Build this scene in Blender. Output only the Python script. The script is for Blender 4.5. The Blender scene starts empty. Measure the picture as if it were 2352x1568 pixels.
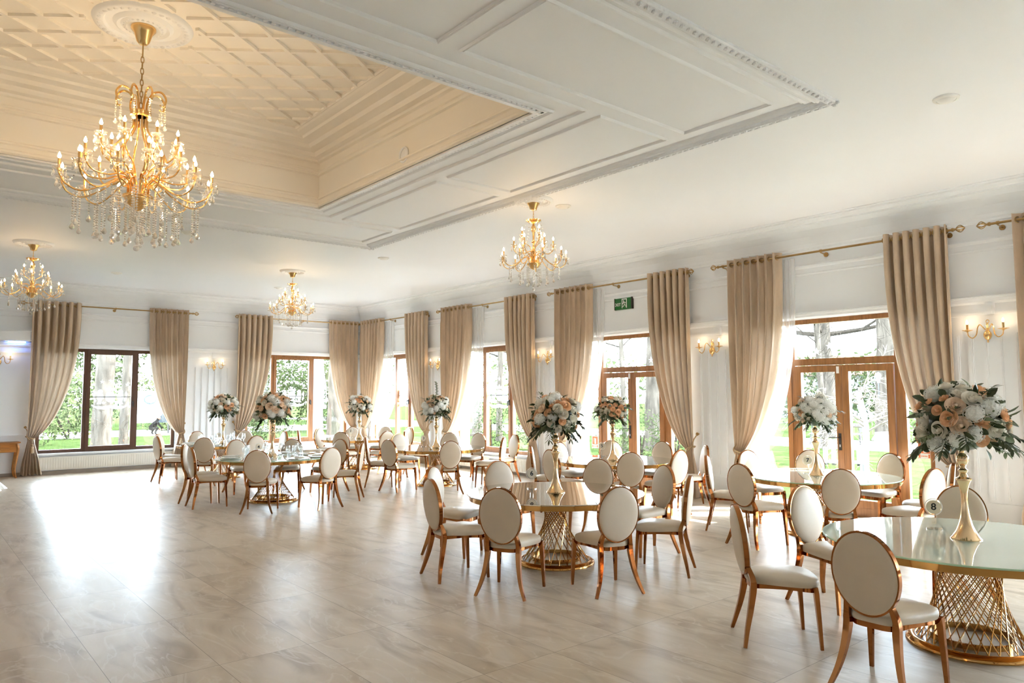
import bpy, bmesh, math, random
from mathutils import Vector, Matrix
PI = math.pi
sc = bpy.context.scene
COL = sc.collection
# ------------------------------------------------------------------ camera
yaw, pitch, roll = (math.radians(a) for a in (39.97, 4.196, -0.2315))
fw = Vector((math.sin(yaw)*math.cos(pitch), math.cos(yaw)*math.cos(pitch), math.sin(pitch)))
rt = Vector((math.cos(yaw), -math.sin(yaw), 0)); up = rt.cross(fw)
R2 = rt*math.cos(roll)+up*math.sin(roll); U2 = up*math.cos(roll)-rt*math.sin(roll)
cd = bpy.data.cameras.new('camera'); cam = bpy.data.objects.new('camera', cd); COL.objects.link(cam)
cd.sensor_fit = 'HORIZONTAL'; cd.sensor_width = 36.0; cd.lens = 36.0*1674.5/2352.0
cd.clip_start = 0.05; cd.clip_end = 400
m = Matrix((R2, U2, -fw)).transposed().to_4x4(); m.translation = Vector((0, 0, 1.727))
cam.matrix_world = m
sc.camera = cam
# ------------------------------------------------------------------ world, sun, exposure
vs = sc.view_settings
vs.view_transform = 'Standard'; vs.look = 'None'; vs.gamma = 1.0; vs.use_curve_mapping = False
vs.exposure = 2.4
SKY = 10.5; SUN = 9.0; BULB = 42.0
w = bpy.data.worlds.new('world'); sc.world = w; w.use_nodes = True
wn = w.node_tree.nodes; wl = w.node_tree.links                # hazy sky, brightest towards the horizon
bg = wn['Background']; bg.inputs[1].default_value = SKY
wt = wn.new('ShaderNodeTexCoord'); wx = wn.new('ShaderNodeSeparateXYZ'); wl.new(wt.outputs['Generated'], wx.inputs[0])
wr = wn.new('ShaderNodeValToRGB'); wl.new(wx.outputs[2], wr.inputs[0]); wl.new(wr.outputs[0], bg.inputs[0])
wr.color_ramp.elements[0].position = 0.0; wr.color_ramp.elements[0].color = (0.735, 0.865, 1.0, 1)
wr.color_ramp.elements[1].position = 0.95; wr.color_ramp.elements[1].color = (0.14, 0.17, 0.22, 1)
we = wr.color_ramp.elements.new(0.32); we.color = (0.735, 0.865, 1.0, 1)
sl = bpy.data.lights.new('sun', 'SUN'); so = bpy.data.objects.new('sun', sl); COL.objects.link(so)
sl.energy = SUN; sl.angle = math.radians(0.6); sl.color = (0.98, 0.985, 1.0)
so.rotation_euler = Vector((1.0, -0.75, 1.2)).to_track_quat('Z', 'Y').to_euler()
so.location = (30, -20, 30)
cy = sc.cycles
cy.use_denoising = True
cy.max_bounces = 12; cy.diffuse_bounces = 8; cy.glossy_bounces = 5; cy.transmission_bounces = 6; cy.transparent_max_bounces = 16
cy.caustics_reflective = False; cy.caustics_refractive = False
cy.sample_clamp_indirect = 12.0; cy.sample_clamp_direct = 0.0

# ------------------------------------------------------------------ materials
def mat(name, col, rough=0.5, metal=0.0, var=0.06, scale=8.0, stretch=(1, 1, 1), spec=0.5, bump=0.0, bscale=60.0, sheen=0.0, coat=0.0, bstretch=(1, 1, 1), col2=None):
    m = bpy.data.materials.new(name); m.use_nodes = True
    nt = m.node_tree; N = nt.nodes; L = nt.links; p = N['Principled BSDF']
    tc = N.new('ShaderNodeTexCoord'); mp = N.new('ShaderNodeMapping'); mp.inputs['Scale'].default_value = stretch
    L.new(tc.outputs['Object'], mp.inputs[0])
    nz = N.new('ShaderNodeTexNoise'); nz.inputs['Scale'].default_value = scale; nz.inputs['Detail'].default_value = 4
    L.new(mp.outputs[0], nz.inputs['Vector'])
    rp = N.new('ShaderNodeValToRGB'); rp.color_ramp.elements[0].position = 0.3; rp.color_ramp.elements[1].position = 0.7
    a = [min(1, c*(1+var)) for c in col]; b = [c*(1-var) for c in (col2 or col)]
    rp.color_ramp.elements[0].color = (*b, 1); rp.color_ramp.elements[1].color = (*a, 1)
    L.new(nz.outputs[0], rp.inputs[0]); L.new(rp.outputs[0], p.inputs['Base Color'])
    p.inputs['Roughness'].default_value = rough; p.inputs['Metallic'].default_value = metal
    p.inputs['Specular IOR Level'].default_value = spec
    if sheen: p.inputs['Sheen Weight'].default_value = sheen
    if coat: p.inputs['Coat Weight'].default_value = coat; p.inputs['Coat Roughness'].default_value = 0.02
    if bump:
        mp2 = N.new('ShaderNodeMapping'); mp2.inputs['Scale'].default_value = bstretch; L.new(tc.outputs['Object'], mp2.inputs[0])
        n2 = N.new('ShaderNodeTexNoise'); n2.inputs['Scale'].default_value = bscale; n2.inputs['Detail'].default_value = 3
        L.new(mp2.outputs[0], n2.inputs['Vector'])
        bp = N.new('ShaderNodeBump'); bp.inputs['Strength'].default_value = bump; bp.inputs['Distance'].default_value = 0.01
        L.new(n2.outputs[0], bp.inputs['Height']); L.new(bp.outputs[0], p.inputs['Normal'])
    return m

def glassy(name, tint, t_share, g_rough=0.0, diff=0.0, fres=True):
    m = bpy.data.materials.new(name); m.use_nodes = True
    nt = m.node_tree; N = nt.nodes; L = nt.links
    for n in list(N): N.remove(n)
    out = N.new('ShaderNodeOutputMaterial'); tr = N.new('ShaderNodeBsdfTransparent'); tr.inputs[0].default_value = (*tint, 1)
    gl = N.new('ShaderNodeBsdfGlossy'); gl.inputs['Roughness'].default_value = g_rough; gl.inputs[0].default_value = (1, 1, 1, 1)
    mx = N.new('ShaderNodeMixShader')
    if fres:
        lw = N.new('ShaderNodeLayerWeight'); lw.inputs[0].default_value = 0.5
        pw = N.new('ShaderNodeMath'); pw.operation = 'POWER'; pw.inputs[1].default_value = 5.0; L.new(lw.outputs['Facing'], pw.inputs[0])
        ad = N.new('ShaderNodeMath'); ad.operation = 'MULTIPLY_ADD'; ad.inputs[1].default_value = 0.8; ad.inputs[2].default_value = 1-t_share+0.035; ad.use_clamp = True
        L.new(pw.outputs[0], ad.inputs[0]); L.new(ad.outputs[0], mx.inputs[0])
    else:
        mx.inputs[0].default_value = 1-t_share
    L.new(tr.outputs[0], mx.inputs[1]); L.new(gl.outputs[0], mx.inputs[2])
    last = mx
    if diff:
        df = N.new('ShaderNodeBsdfDiffuse'); df.inputs[0].default_value = (0.95, 0.95, 0.95, 1)
        m2 = N.new('ShaderNodeMixShader'); m2.inputs[0].default_value = diff
        L.new(mx.outputs[0], m2.inputs[1]); L.new(df.outputs[0], m2.inputs[2]); last = m2
    L.new(last.outputs[0], out.inputs[0])
    return m

def emit(name, col, s):
    m = bpy.data.materials.new(name); m.use_nodes = True
    N = m.node_tree.nodes; p = N['Principled BSDF']
    p.inputs['Base Color'].default_value = (*col, 1); p.inputs['Emission Color'].default_value = (*col, 1); p.inputs['Emission Strength'].default_value = s
    return m

M = {}
M['wall'] = mat('white_wall_paint', (0.865, 0.89, 0.925), 0.6, var=0.01, scale=1.2)
M['ceil'] = mat('white_ceiling_paint', (0.87, 0.895, 0.935), 0.55, var=0.01, scale=0.8)
M['trimw'] = mat('white_plaster_trim', (0.865, 0.89, 0.925), 0.45, var=0.01, scale=3)
M['ornate'] = mat('white_ornate_plaster', (0.80, 0.825, 0.865), 0.5, var=0.03, scale=30, bump=0.9, bscale=28)
M['coffer'] = mat('cream_coffer_paint', (0.88, 0.845, 0.785), 0.55, var=0.01, scale=2)
M['base'] = mat('baseboard_stone', (0.40, 0.35, 0.30), 0.35, var=0.08, scale=5)
M['rose'] = mat('rose_gold_metal', (0.42, 0.165, 0.055), 0.08, 1.0, var=0.05, scale=6)
M['gold'] = mat('yellow_gold_metal', (0.55, 0.30, 0.10), 0.11, 1.0, var=0.05, scale=6)
M['vasegold'] = mat('champagne_gold_metal', (0.90, 0.66, 0.40), 0.12, 1.0, var=0.04, scale=6)
M['chgold'] = mat('chandelier_gold_metal', (0.88, 0.58, 0.25), 0.18, 1.0, var=0.04, scale=10)
M['brass'] = mat('antique_brass', (0.45, 0.30, 0.13), 0.28, 1.0, var=0.1, scale=12)
M['leather'] = mat('ivory_leatherette', (0.66, 0.555, 0.435), 0.42, var=0.03, scale=5, bump=0.06, bscale=90)
M['wood'] = mat('orange_brown_wood', (0.33, 0.145, 0.05), 0.35, var=0.25, scale=5, stretch=(6, 6, 0.5))
M['wood_shaded'] = mat('shade_darkened_wood', (0.085, 0.035, 0.016), 0.35, var=0.2, scale=5, stretch=(6, 6, 0.5))  # darker copy of the brown wood: backlit window's shade put into its colour
M['cons'] = mat('console_cherry_wood', (0.42, 0.16, 0.03), 0.3, var=0.25, scale=4, stretch=(0.6, 5, 5))
M['curt'] = mat('champagne_velvet', (0.56, 0.425, 0.30), 0.75, var=0.15, scale=7, stretch=(1, 1, 0.25), bump=0.25, bscale=50, bstretch=(1, 1, 0.3), sheen=0.5)
_n = M['curt'].node_tree; _o = _n.nodes['Material Output']; _t = _n.nodes.new('ShaderNodeBsdfTranslucent'); _x = _n.nodes.new('ShaderNodeMixShader')
_t.inputs[0].default_value = (0.85, 0.70, 0.54, 1); _x.inputs[0].default_value = 0.055
_n.links.new(_n.nodes['Principled BSDF'].outputs[0], _x.inputs[1]); _n.links.new(_t.outputs[0], _x.inputs[2]); _n.links.new(_x.outputs[0], _o.inputs[0])
M['rope'] = mat('gold_braid_rope', (0.45, 0.32, 0.18), 0.7, var=0.2, scale=40)
M['dark'] = mat('black_metal', (0.025, 0.022, 0.02), 0.4, var=0.1)
M['rad'] = mat('radiator_white_enamel', (0.86, 0.84, 0.79), 0.3, var=0.01)
M['glasstop'] = mat('pale_back_painted_glass', (0.60, 0.66, 0.56), 0.03, var=0.02, scale=2, spec=0.9, coat=0.6)
M['mirrortop'] = mat('bronze_mirror_glass', (0.60, 0.56, 0.51), 0.02, 1.0, var=0.02, scale=2)
M['gedge'] = mat('green_glass_edge', (0.42, 0.62, 0.45), 0.1, var=0.03)
M['marble'] = mat('cream_marble_plate', (0.62, 0.55, 0.46), 0.15, var=0.1, scale=6)
M['pane'] = glassy('window_glass', (0.97, 0.985, 0.98), 0.99)
M['thin'] = glassy('drinking_glass', (0.97, 0.98, 0.98), 0.90)
M['acryl'] = glassy('clear_acrylic', (0.97, 0.98, 0.98), 0.93)
M['crys'] = glassy('crystal', (1.0, 0.98, 0.95), 0.50, 0.03, diff=0.38, fres=False)
M['crys2'] = glassy('crystal_dish', (1.0, 0.98, 0.95), 0.62, 0.03, diff=0.12, fres=False)
M['frost'] = glassy('frosted_film', (1, 1, 1), 0.97, 0.3, diff=0.75)
M['sheer'] = glassy('white_tulle', (1, 1, 1), 0.98, 0.5, diff=0.6)
M['sheerc'] = glassy('white_sheer_cloth', (1, 1, 1), 0.99, 0.5, diff=0.45)
_n = M['sheerc'].node_tree; _d = [n for n in _n.nodes if n.type == 'BSDF_DIFFUSE'][0]; _t = _n.nodes.new('ShaderNodeBsdfTranslucent'); _t.inputs[0].default_value = (0.95, 0.95, 0.95, 1); _x = _n.nodes.new('ShaderNodeMixShader'); _x.inputs[0].default_value = 0.6
_m = _d.outputs[0].links[0].to_node; _n.links.new(_d.outputs[0], _x.inputs[1]); _n.links.new(_t.outputs[0], _x.inputs[2]); _n.links.new(_x.outputs[0], _m.inputs[2])
M['bulb'] = emit('lit_bulb', (1.0, 0.69, 0.38), BULB)
M['bulb2'] = emit('lit_small_bulb', (1.0, 0.66, 0.34), BULB*0.45)
M['sbulb'] = emit('lit_sconce_bulb', (1.0, 0.72, 0.42), BULB*0.25)
M['led'] = emit('blue_led', (0.15, 0.32, 1.0), 6.0)
M['plate'] = mat('white_porcelain', (0.86, 0.85, 0.82), 0.15, var=0.01)
M['napkin'] = mat('white_linen', (0.83, 0.81, 0.77), 0.8, var=0.03, bump=0.1)
M['cardp'] = mat('champagne_card', (0.86, 0.74, 0.56), 0.5, var=0.03)
M['ink'] = mat('black_ink', (0.008, 0.008, 0.008), 0.5, var=0.02)
M['white'] = mat('white_plastic', (0.85, 0.85, 0.83), 0.4, var=0.01)
M['egreen'] = mat('exit_sign_green', (0.005, 0.13, 0.022), 0.3, var=0.02)
M['sred'] = mat('sticker_orange_red', (0.78, 0.20, 0.07), 0.4, var=0.03)
M['peach'] = mat('peach_petal', (0.95, 0.63, 0.39), 0.6, var=0.08, scale=20)
M['blush'] = mat('blush_petal', (0.95, 0.79, 0.64), 0.6, var=0.06, scale=20)
M['cream'] = mat('cream_petal', (0.91, 0.87, 0.78), 0.6, var=0.06, scale=20)
M['hyd'] = mat('white_hydrangea_petal', (0.86, 0.86, 0.82), 0.6, var=0.08, scale=25)
M['leaf'] = mat('dark_green_leaf', (0.055, 0.082, 0.035), 0.4, var=0.35, scale=12)
M['leaf2'] = mat('eucalyptus_leaf', (0.16, 0.21, 0.11), 0.5, var=0.3, scale=12)
# outdoors (matt)
M['grass'] = mat('lawn_grass', (0.031, 0.046, 0.015), 0.9, spec=0.0, var=0.4, scale=3, bump=0.8, bscale=40)
M['path'] = mat('pale_path', (0.15, 0.145, 0.135), 0.9, spec=0.0, var=0.1, scale=6)
M['bark'] = mat('tree_bark', (0.060, 0.050, 0.040), 0.9, spec=0.0, var=0.45, scale=9, stretch=(1, 1, 0.22), bump=1.0, bscale=14, bstretch=(1, 1, 0.2))
M['lime'] = mat('limewashed_bark', (0.22, 0.215, 0.20), 0.9, spec=0.0, var=0.15, scale=12)
M['twig'] = mat('bare_twig', (0.035, 0.029, 0.023), 0.9, spec=0.0, var=0.3)
M['ptwig'] = mat('pale_twig', (0.15, 0.125, 0.10), 0.9, spec=0.0, var=0.3)
M['fol'] = mat('evergreen_foliage', (0.022, 0.029, 0.012), 0.8, spec=0.0, var=0.5, scale=4)
M['fol2'] = mat('spring_foliage', (0.040, 0.050, 0.021), 0.8, spec=0.0, var=0.5, scale=4)
M['hwall'] = mat('pale_render', (0.16, 0.17, 0.17), 0.9, spec=0.0, var=0.05)
M['hroof'] = mat('terracotta_roof', (0.14, 0.07, 0.045), 0.9, spec=0.0, var=0.2, scale=10)
M['banner'] = mat('white_banner', (0.22, 0.23, 0.23), 0.8, spec=0.0, var=0.02)
M['bgrey'] = mat('banner_grey_print', (0.05, 0.06, 0.065), 0.8, spec=0.0, var=0.05)
M['skin'] = mat('skin', (0.20, 0.11, 0.08), 0.6, spec=0.0, var=0.05)
M['cloth'] = mat('dark_workwear', (0.013, 0.012, 0.011), 0.9, spec=0.0, var=0.1)

def floor_material():
    m = bpy.data.materials.new('marble_floor_tile'); m.use_nodes = True
    nt = m.node_tree; N = nt.nodes; L = nt.links; p = N['Principled BSDF']
    tc = N.new('ShaderNodeTexCoord'); sp = N.new('ShaderNodeSeparateXYZ'); L.new(tc.outputs['Object'], sp.inputs[0])
    def mth(op, a, b=None, clamp=False):
        n = N.new('ShaderNodeMath'); n.operation = op; n.use_clamp = clamp
        for i, v in enumerate((a, b)):
            if v is None: continue
            if isinstance(v, (int, float)): n.inputs[i].default_value = v
            else: L.new(v, n.inputs[i])
        return n.outputs[0]
    ux = mth('DIVIDE', mth('SUBTRACT', sp.outputs[0], 1.056), 0.6); uy = mth('DIVIDE', mth('SUBTRACT', sp.outputs[1], 4.925), 1.2357)
    fx = mth('FRACT', ux); fy = mth('FRACT', uy); ix = mth('FLOOR', ux); iy = mth('FLOOR', uy)
    ex = mth('MULTIPLY', mth('MINIMUM', fx, mth('SUBTRACT', 1.0, fx)), 0.6)
    ey = mth('MULTIPLY', mth('MINIMUM', fy, mth('SUBTRACT', 1.0, fy)), 1.2357)
    edge = mth('MINIMUM', ex, ey)
    gr = mth('LESS_THAN', edge, 0.0024)
    cb = N.new('ShaderNodeCombineXYZ'); L.new(mth('MULTIPLY', ix, 7.31), cb.inputs[0]); L.new(mth('MULTIPLY', iy, 3.17), cb.inputs[1]); L.new(mth('MULTIPLY', ix, 2.3), cb.inputs[2])
    va = N.new('ShaderNodeVectorMath'); va.operation = 'ADD'; L.new(tc.outputs['Object'], va.inputs[0]); L.new(cb.outputs[0], va.inputs[1])
    mp = N.new('ShaderNodeMapping'); mp.inputs['Rotation'].default_value = (0, 0, math.radians(28)); mp.inputs['Scale'].default_value = (2.3, 0.75, 1)
    L.new(va.outputs[0], mp.inputs[0])
    n1 = N.new('ShaderNodeTexNoise'); n1.inputs['Scale'].default_value = 1.5; n1.inputs['Detail'].default_value = 6; n1.inputs['Distortion'].default_value = 1.1
    L.new(mp.outputs[0], n1.inputs['Vector'])
    rp = N.new('ShaderNodeValToRGB'); e = rp.color_ramp.elements
    e[0].position = 0.30; e[0].color = (0.38, 0.295, 0.205, 1); e[1].position = 0.62; e[1].color = (0.595, 0.50, 0.39, 1)
    k = e.new(0.47); k.color = (0.535, 0.44, 0.33, 1)
    L.new(n1.outputs[0], rp.inputs[0])
    n2 = N.new('ShaderNodeTexNoise'); n2.inputs['Scale'].default_value = 1.1; n2.inputs['Detail'].default_value = 5; n2.inputs['Distortion'].default_value = 2.2
    L.new(mp.outputs[0], n2.inputs['Vector'])
    v = mth('ABSOLUTE', mth('SUBTRACT', n2.outputs[0], 0.5)); vein = mth('SUBTRACT', 1.0, mth('MULTIPLY', v, 38.0), True)
    mx = N.new('ShaderNodeMixRGB'); mx.inputs[2].default_value = (0.67, 0.60, 0.51, 1); L.new(rp.outputs[0], mx.inputs[1]); L.new(mth('MULTIPLY', vein, 0.45), mx.inputs[0])
    m2 = N.new('ShaderNodeMixRGB'); m2.inputs[2].default_value = (0.24, 0.185, 0.13, 1); L.new(mx.outputs[0], m2.inputs[1]); L.new(mth('MULTIPLY', gr, 0.75), m2.inputs[0])
    L.new(m2.outputs[0], p.inputs['Base Color'])
    rr = N.new('ShaderNodeMath'); rr.operation = 'MULTIPLY_ADD'; rr.inputs[1].default_value = 0.12; rr.inputs[2].default_value = 0.29; L.new(n1.outputs[0], rr.inputs[0]); L.new(rr.outputs[0], p.inputs['Roughness'])
    p.inputs['Specular IOR Level'].default_value = 0.20
    return m
M['floor'] = floor_material()

# ------------------------------------------------------------------ mesh helpers
class MB:
    def __init__(s): s.v = []; s.f = []
    def add(s, vs, fs):
        o = len(s.v); s.v += [tuple(v) for v in vs]; s.f += [tuple(i+o for i in f) for f in fs]
    def box(s, x0, x1, y0, y1, z0, z1):
        s.add([(x0, y0, z0), (x1, y0, z0), (x1, y1, z0), (x0, y1, z0), (x0, y0, z1), (x1, y0, z1), (x1, y1, z1), (x0, y1, z1)],
              [(0, 3, 2, 1), (4, 5, 6, 7), (0, 1, 5, 4), (1, 2, 6, 5), (2, 3, 7, 6), (3, 0, 4, 7)])
    def tube(s, pts, r, n=6, cap=True, closed=False):
        pts = [Vector(p) for p in pts]; k = len(pts)
        rs = r if isinstance(r, (list, tuple)) else [r]*k
        t0 = (pts[1]-pts[0]).normalized()
        a = Vector((0, 0, 1)) if abs(t0.z) < 0.9 else Vector((1, 0, 0))
        u = t0.cross(a).normalized(); vs = []
        for i, p in enumerate(pts):
            if closed: t = (pts[(i+1) % k]-pts[i-1])
            else: t = (pts[min(i+1, k-1)]-pts[max(i-1, 0)])
            t = t.normalized() if t.length > 1e-9 else t0
            u = (u-t*u.dot(t)); u = u.normalized() if u.length > 1e-6 else t.orthogonal().normalized()
            w_ = t.cross(u)
            for j in range(n):
                an = 2*PI*j/n; vs.append(p+(u*math.cos(an)+w_*math.sin(an))*rs[i])
        fs = []
        for i in range(k if closed else k-1):
            for j in range(n):
                i2 = (i+1) % k
                fs.append((i*n+j, i*n+(j+1) % n, i2*n+(j+1) % n, i2*n+j))
        if cap and not closed:
            fs.append(tuple(reversed(range(n)))); fs.append(tuple((k-1)*n+j for j in range(n)))
        s.add(vs, fs)
    def bar(s, pts, ws):                      # rectangular section, ws = (across y, in-plane), path in x-z
        vs = []; k = len(pts); pts = [Vector(p) for p in pts]
        for i, p in enumerate(pts):
            t = (pts[min(i+1, k-1)]-pts[max(i-1, 0)]).normalized()
            y = Vector((0, 1, 0)); y = (y-t*y.dot(t)).normalized(); n_ = y.cross(t).normalized()
            a, b = ws[i][0]/2, ws[i][1]/2
            for (c, d) in ((-1, -1), (1, -1), (1, 1), (-1, 1)): vs.append(p+y*a*c+n_*b*d)
        fs = [(i*4+j, i*4+(j+1) % 4, i*4+4+(j+1) % 4, i*4+4+j) for i in range(k-1) for j in range(4)]
        fs += [(3, 2, 1, 0), tuple((k-1)*4+j for j in range(4))]
        s.add(vs, fs)
    def lathe(s, prof, n=24, c=(0, 0, 0), sx=1.0, sy=1.0):
        vs = []; fs = []; k = len(prof)
        for (r, z) in prof:
            for j in range(n):
                a = 2*PI*j/n; vs.append((c[0]+r*math.cos(a)*sx, c[1]+r*math.sin(a)*sy, c[2]+z))
        for i in range(k-1):
            for j in range(n): fs.append((i*n+j, i*n+(j+1) % n, (i+1)*n+(j+1) % n, (i+1)*n+j))
        if prof[0][0] > 1e-5: fs.append(tuple(reversed(range(n))))
        if prof[-1][0] > 1e-5: fs.append(tuple((k-1)*n+j for j in range(n)))
        s.add(vs, fs)
    def rectloop(s, x0, x1, y0, y1, prof):    # profile (inward, z) round a rectangle, mitred
        vs = []; k = len(prof)
        for (d, z) in prof: vs += [(x0+d, y0+d, z), (x1-d, y0+d, z), (x1-d, y1-d, z), (x0+d, y1-d, z)]
        fs = [(i*4+j, i*4+(j+1) % 4, i*4+4+(j+1) % 4, i*4+4+j) for i in range(k-1) for j in range(4)]
        s.add(vs, fs)
    def prism(s, poly, fn, d0, d1):           # 2-D polygon mapped by fn(a, b, depth)
        k = len(poly); vs = [fn(a, b, d0) for a, b in poly]+[fn(a, b, d1) for a, b in poly]
        fs = [tuple(range(k)), tuple(reversed(range(k, 2*k)))]+[(i, i+k, (i+1) % k+k, (i+1) % k) for i in range(k)]
        s.add(vs, fs)
    def ball(s, c, r, n=6, k=4, sz=1.0):
        prof = [(r*math.sin(PI*i/k) if 0 < i < k else 0.0, -r*sz*math.cos(PI*i/k)) for i in range(k+1)]
        s.lathe(prof, n, c)
    def octa(s, c, r, rz=None):
        rz = rz or r; x, y, z = c
        s.add([(x+r, y, z), (x, y+r, z), (x-r, y, z), (x, y-r, z), (x, y, z+rz), (x, y, z-rz)],
              [(0, 1, 4), (1, 2, 4), (2, 3, 4), (3, 0, 4), (1, 0, 5), (2, 1, 5), (3, 2, 5), (0, 3, 5)])
    def drop(s, x, y, z, r, h, n=6): s.lathe([(0, -h), (r*0.75, -h*0.86), (r, -h*0.66), (r*0.55, -h*0.32), (0.0, 0)], n, (x, y, z))
    def mesh(s, name, m, smooth=False):
        me = bpy.data.meshes.new(name); me.from_pydata(s.v, [], s.f); me.materials.append(M[m] if isinstance(m, str) else m)
        bm = bmesh.new(); bm.from_mesh(me); bmesh.ops.recalc_face_normals(bm, faces=bm.faces); bm.to_mesh(me); bm.free()
        if smooth:
            me.polygons.foreach_set('use_smooth', [True]*len(me.polygons))
            try: me.set_sharp_from_angle(angle=math.radians(42 if smooth is True else smooth))
            except Exception: pass
        return me
    def build(s, name, m, parent=None, smooth=False, loc=None):
        o = bpy.data.objects.new(name, s.mesh(name, m, smooth)); COL.objects.link(o)
        if parent: o.parent = parent
        if loc: o.location = loc
        return o

def cr(P, n=6):                               # Catmull-Rom through the points
    P = [Vector(p) for p in P]; out = []
    for i in range(len(P)-1):
        a = P[i-1] if i else P[0]*2-P[1]; b = P[i]; c = P[i+1]; d = P[i+2] if i+2 < len(P) else P[-1]*2-P[-2]
        for k in range(n):
            t = k/n; out.append(0.5*((2*b)+(c-a)*t+(2*a-5*b+4*c-d)*t*t+(3*b-a-3*c+d)*t**3))
    out.append(P[-1]); return out

def tag(o, label, cat, group=None, kind=None):
    o['label'] = label; o['category'] = cat
    if group: o['group'] = group
    if kind: o['kind'] = kind
    return o
def thing(name, label, cat, loc=(0, 0, 0), rz=0.0, group=None):
    o = bpy.data.objects.new(name, None); COL.objects.link(o); o.empty_display_size = 0.1
    o.location = loc; o.rotation_euler = (0, 0, rz); return tag(o, label, cat, group)
def struct(o, label=None, cat=None):
    o['kind'] = 'structure'
    if label: o['label'] = label
    if cat: o['category'] = cat
    return o
def dup(src, loc, rz=0.0, label=None):
    def cp(o, par):
        c = o.copy(); COL.objects.link(c); c.parent = par
        for ch in o.children: cp(ch, c)
        return c
    r = cp(src, None); r.location = loc; r.rotation_euler = (0, 0, rz)
    if label: r['label'] = label
    return r
def part(name, me, parent, loc=(0, 0, 0), rz=0.0, sc_=None, rot=None):
    o = bpy.data.objects.new(name, me); COL.objects.link(o); o.parent = parent; o.location = loc
    o.rotation_euler = rot if rot else (0, 0, rz)
    if sc_: o.scale = sc_
    return o
def text(name, body, size, mt, parent, loc, rot, ext=0.0008):
    c = bpy.data.curves.new(name, 'FONT'); c.body = body; c.size = size; c.align_x = 'CENTER'; c.align_y = 'CENTER'; c.extrude = ext; c.offset = size*0.018
    c.materials.append(M[mt]); c.resolution_u = 4
    tmp = bpy.data.objects.new(name, c); COL.objects.link(tmp)
    me = bpy.data.meshes.new_from_object(tmp.evaluated_get(bpy.context.evaluated_depsgraph_get()))
    bpy.data.objects.remove(tmp); me.materials.clear(); me.materials.append(M[mt])
    o = bpy.data.objects.new(name, me); COL.objects.link(o); o.parent = parent; o.location = loc; o.rotation_euler = rot
    return o

# ------------------------------------------------------------------ room shell
XL, XR, YF, YB, ZC = -7.2, 10.35, -5.3, 19.3, 4.3
WT = 0.40
b = MB(); b.box(XL-0.4, XR+WT, YF-0.4, YB+WT, -0.2, 0); struct(b.build('floor', 'floor'), 'floor of large beige marble tiles', 'floor')
DOORS = [(3.80, 6.40), (7.60, 10.40), (-0.23, 2.37)]
WINS_R = [(11.75, 14.45), (15.85, 18.50), (-4.3, -1.6)]
WIN_B = [(2.35, 5.27), (7.0, 9.95)]
ZD, ZW, ZT = 0.02, 0.43, 2.84
def wall_boxes(ops, a0, a1, mk):
    cur = a0
    for (t0, t1, z0) in sorted(ops):
        mk(cur, t0, 0, ZC+0.2); mk(t0, t1, ZT, ZC+0.2)
        if z0 > 0.05: mk(t0, t1, 0, z0)
        cur = t1
    mk(cur, a1, 0, ZC+0.2)
b = MB(); wall_boxes([(*d, 0.0) for d in DOORS]+[(*d, ZW) for d in WINS_R], YF-0.4, YB+0.4, lambda t0, t1, z0, z1: b.box(XR, XR+WT, t0, t1, z0, z1)); struct(b.build('wall_right', 'wall'))
b = MB(); wall_boxes([(*d, ZW+0.03) for d in WIN_B], XL-0.4, XR, lambda t0, t1, z0, z1: b.box(t0, t1, YB, YB+WT, z0, z1)); struct(b.build('wall_back', 'wall'))
b = MB(); b.box(XL-0.4, XL, YF, YB, 0, ZC+0.2); struct(b.build('wall_left', 'wall'))
b = MB(); b.box(XL, XR, YF-0.4, YF, 0, ZC+0.2); struct(b.build('wall_front', 'wall'))
# ceiling with the coffer opening
CX0, CX1, CY0, CY1, ZK = -1.22, 4.31, 4.83, 9.27, 5.12
b = MB()
for (x0, x1, y0, y1) in ((XL, CX0, YF, YB), (CX1, XR, YF, YB), (CX0, CX1, YF, CY0), (CX0, CX1, CY1, YB)): b.box(x0, x1, y0, y1, ZC, ZC+0.12)
struct(b.build('ceiling', 'ceil'), 'white plaster ceiling round the coffer', 'ceiling')
b = MB()
b.rectloop(CX0, CX1, CY0, CY1, [(-0.05, ZC+0.11), (-0.05, ZK+0.25)])
b.box(CX0-0.1, CX1+0.1, CY0-0.1, CY1+0.1, ZK, ZK+0.1)
struct(b.build('coffer_ceiling', 'coffer'), 'raised coffer over the middle of the hall', 'ceiling')
b = MB()                                      # coffer cornice and mouldings, one continuous profile
b.rectloop(CX0, CX1, CY0, CY1, [(-0.05, ZC+0.10), (0, ZC+0.10), (0, ZC+0.02), (0.012, ZC+0.0), (0.03, ZC+0.02), (0.03, ZC+0.045), (0.012, ZC+0.06), (0.012, ZC+0.105), (0.03, ZC+0.115), (0.03, ZC+0.135), (0.005, ZC+0.15),
    (0.0, ZC+0.16), (0.0, ZC+0.44), (0.03, ZC+0.45), (0.03, ZC+0.47), (0.012, ZC+0.48), (0.012, ZC+0.50), (0.03, ZC+0.51), (0.03, ZC+0.525), (0, ZC+0.54), (0, ZC+0.62),
    (0.04, ZC+0.63), (0.05, ZC+0.655), (0.12, ZC+0.665), (0.14, ZC+0.69), (0.15, ZC+0.71), (0.27, ZC+0.715), (0.29, ZC+0.74), (0.30, ZC+0.755), (0.44, ZC+0.76), (0.46, ZC+0.785), (0.56, ZC+0.79), (0.59, ZC+0.80), (0.61, ZC+0.79), (0.63, ZC+0.80), (0.63, ZK+0.001)])
struct(b.build('trim_1', 'coffer'), 'stepped white cornice inside the coffer', 'trim')
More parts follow.
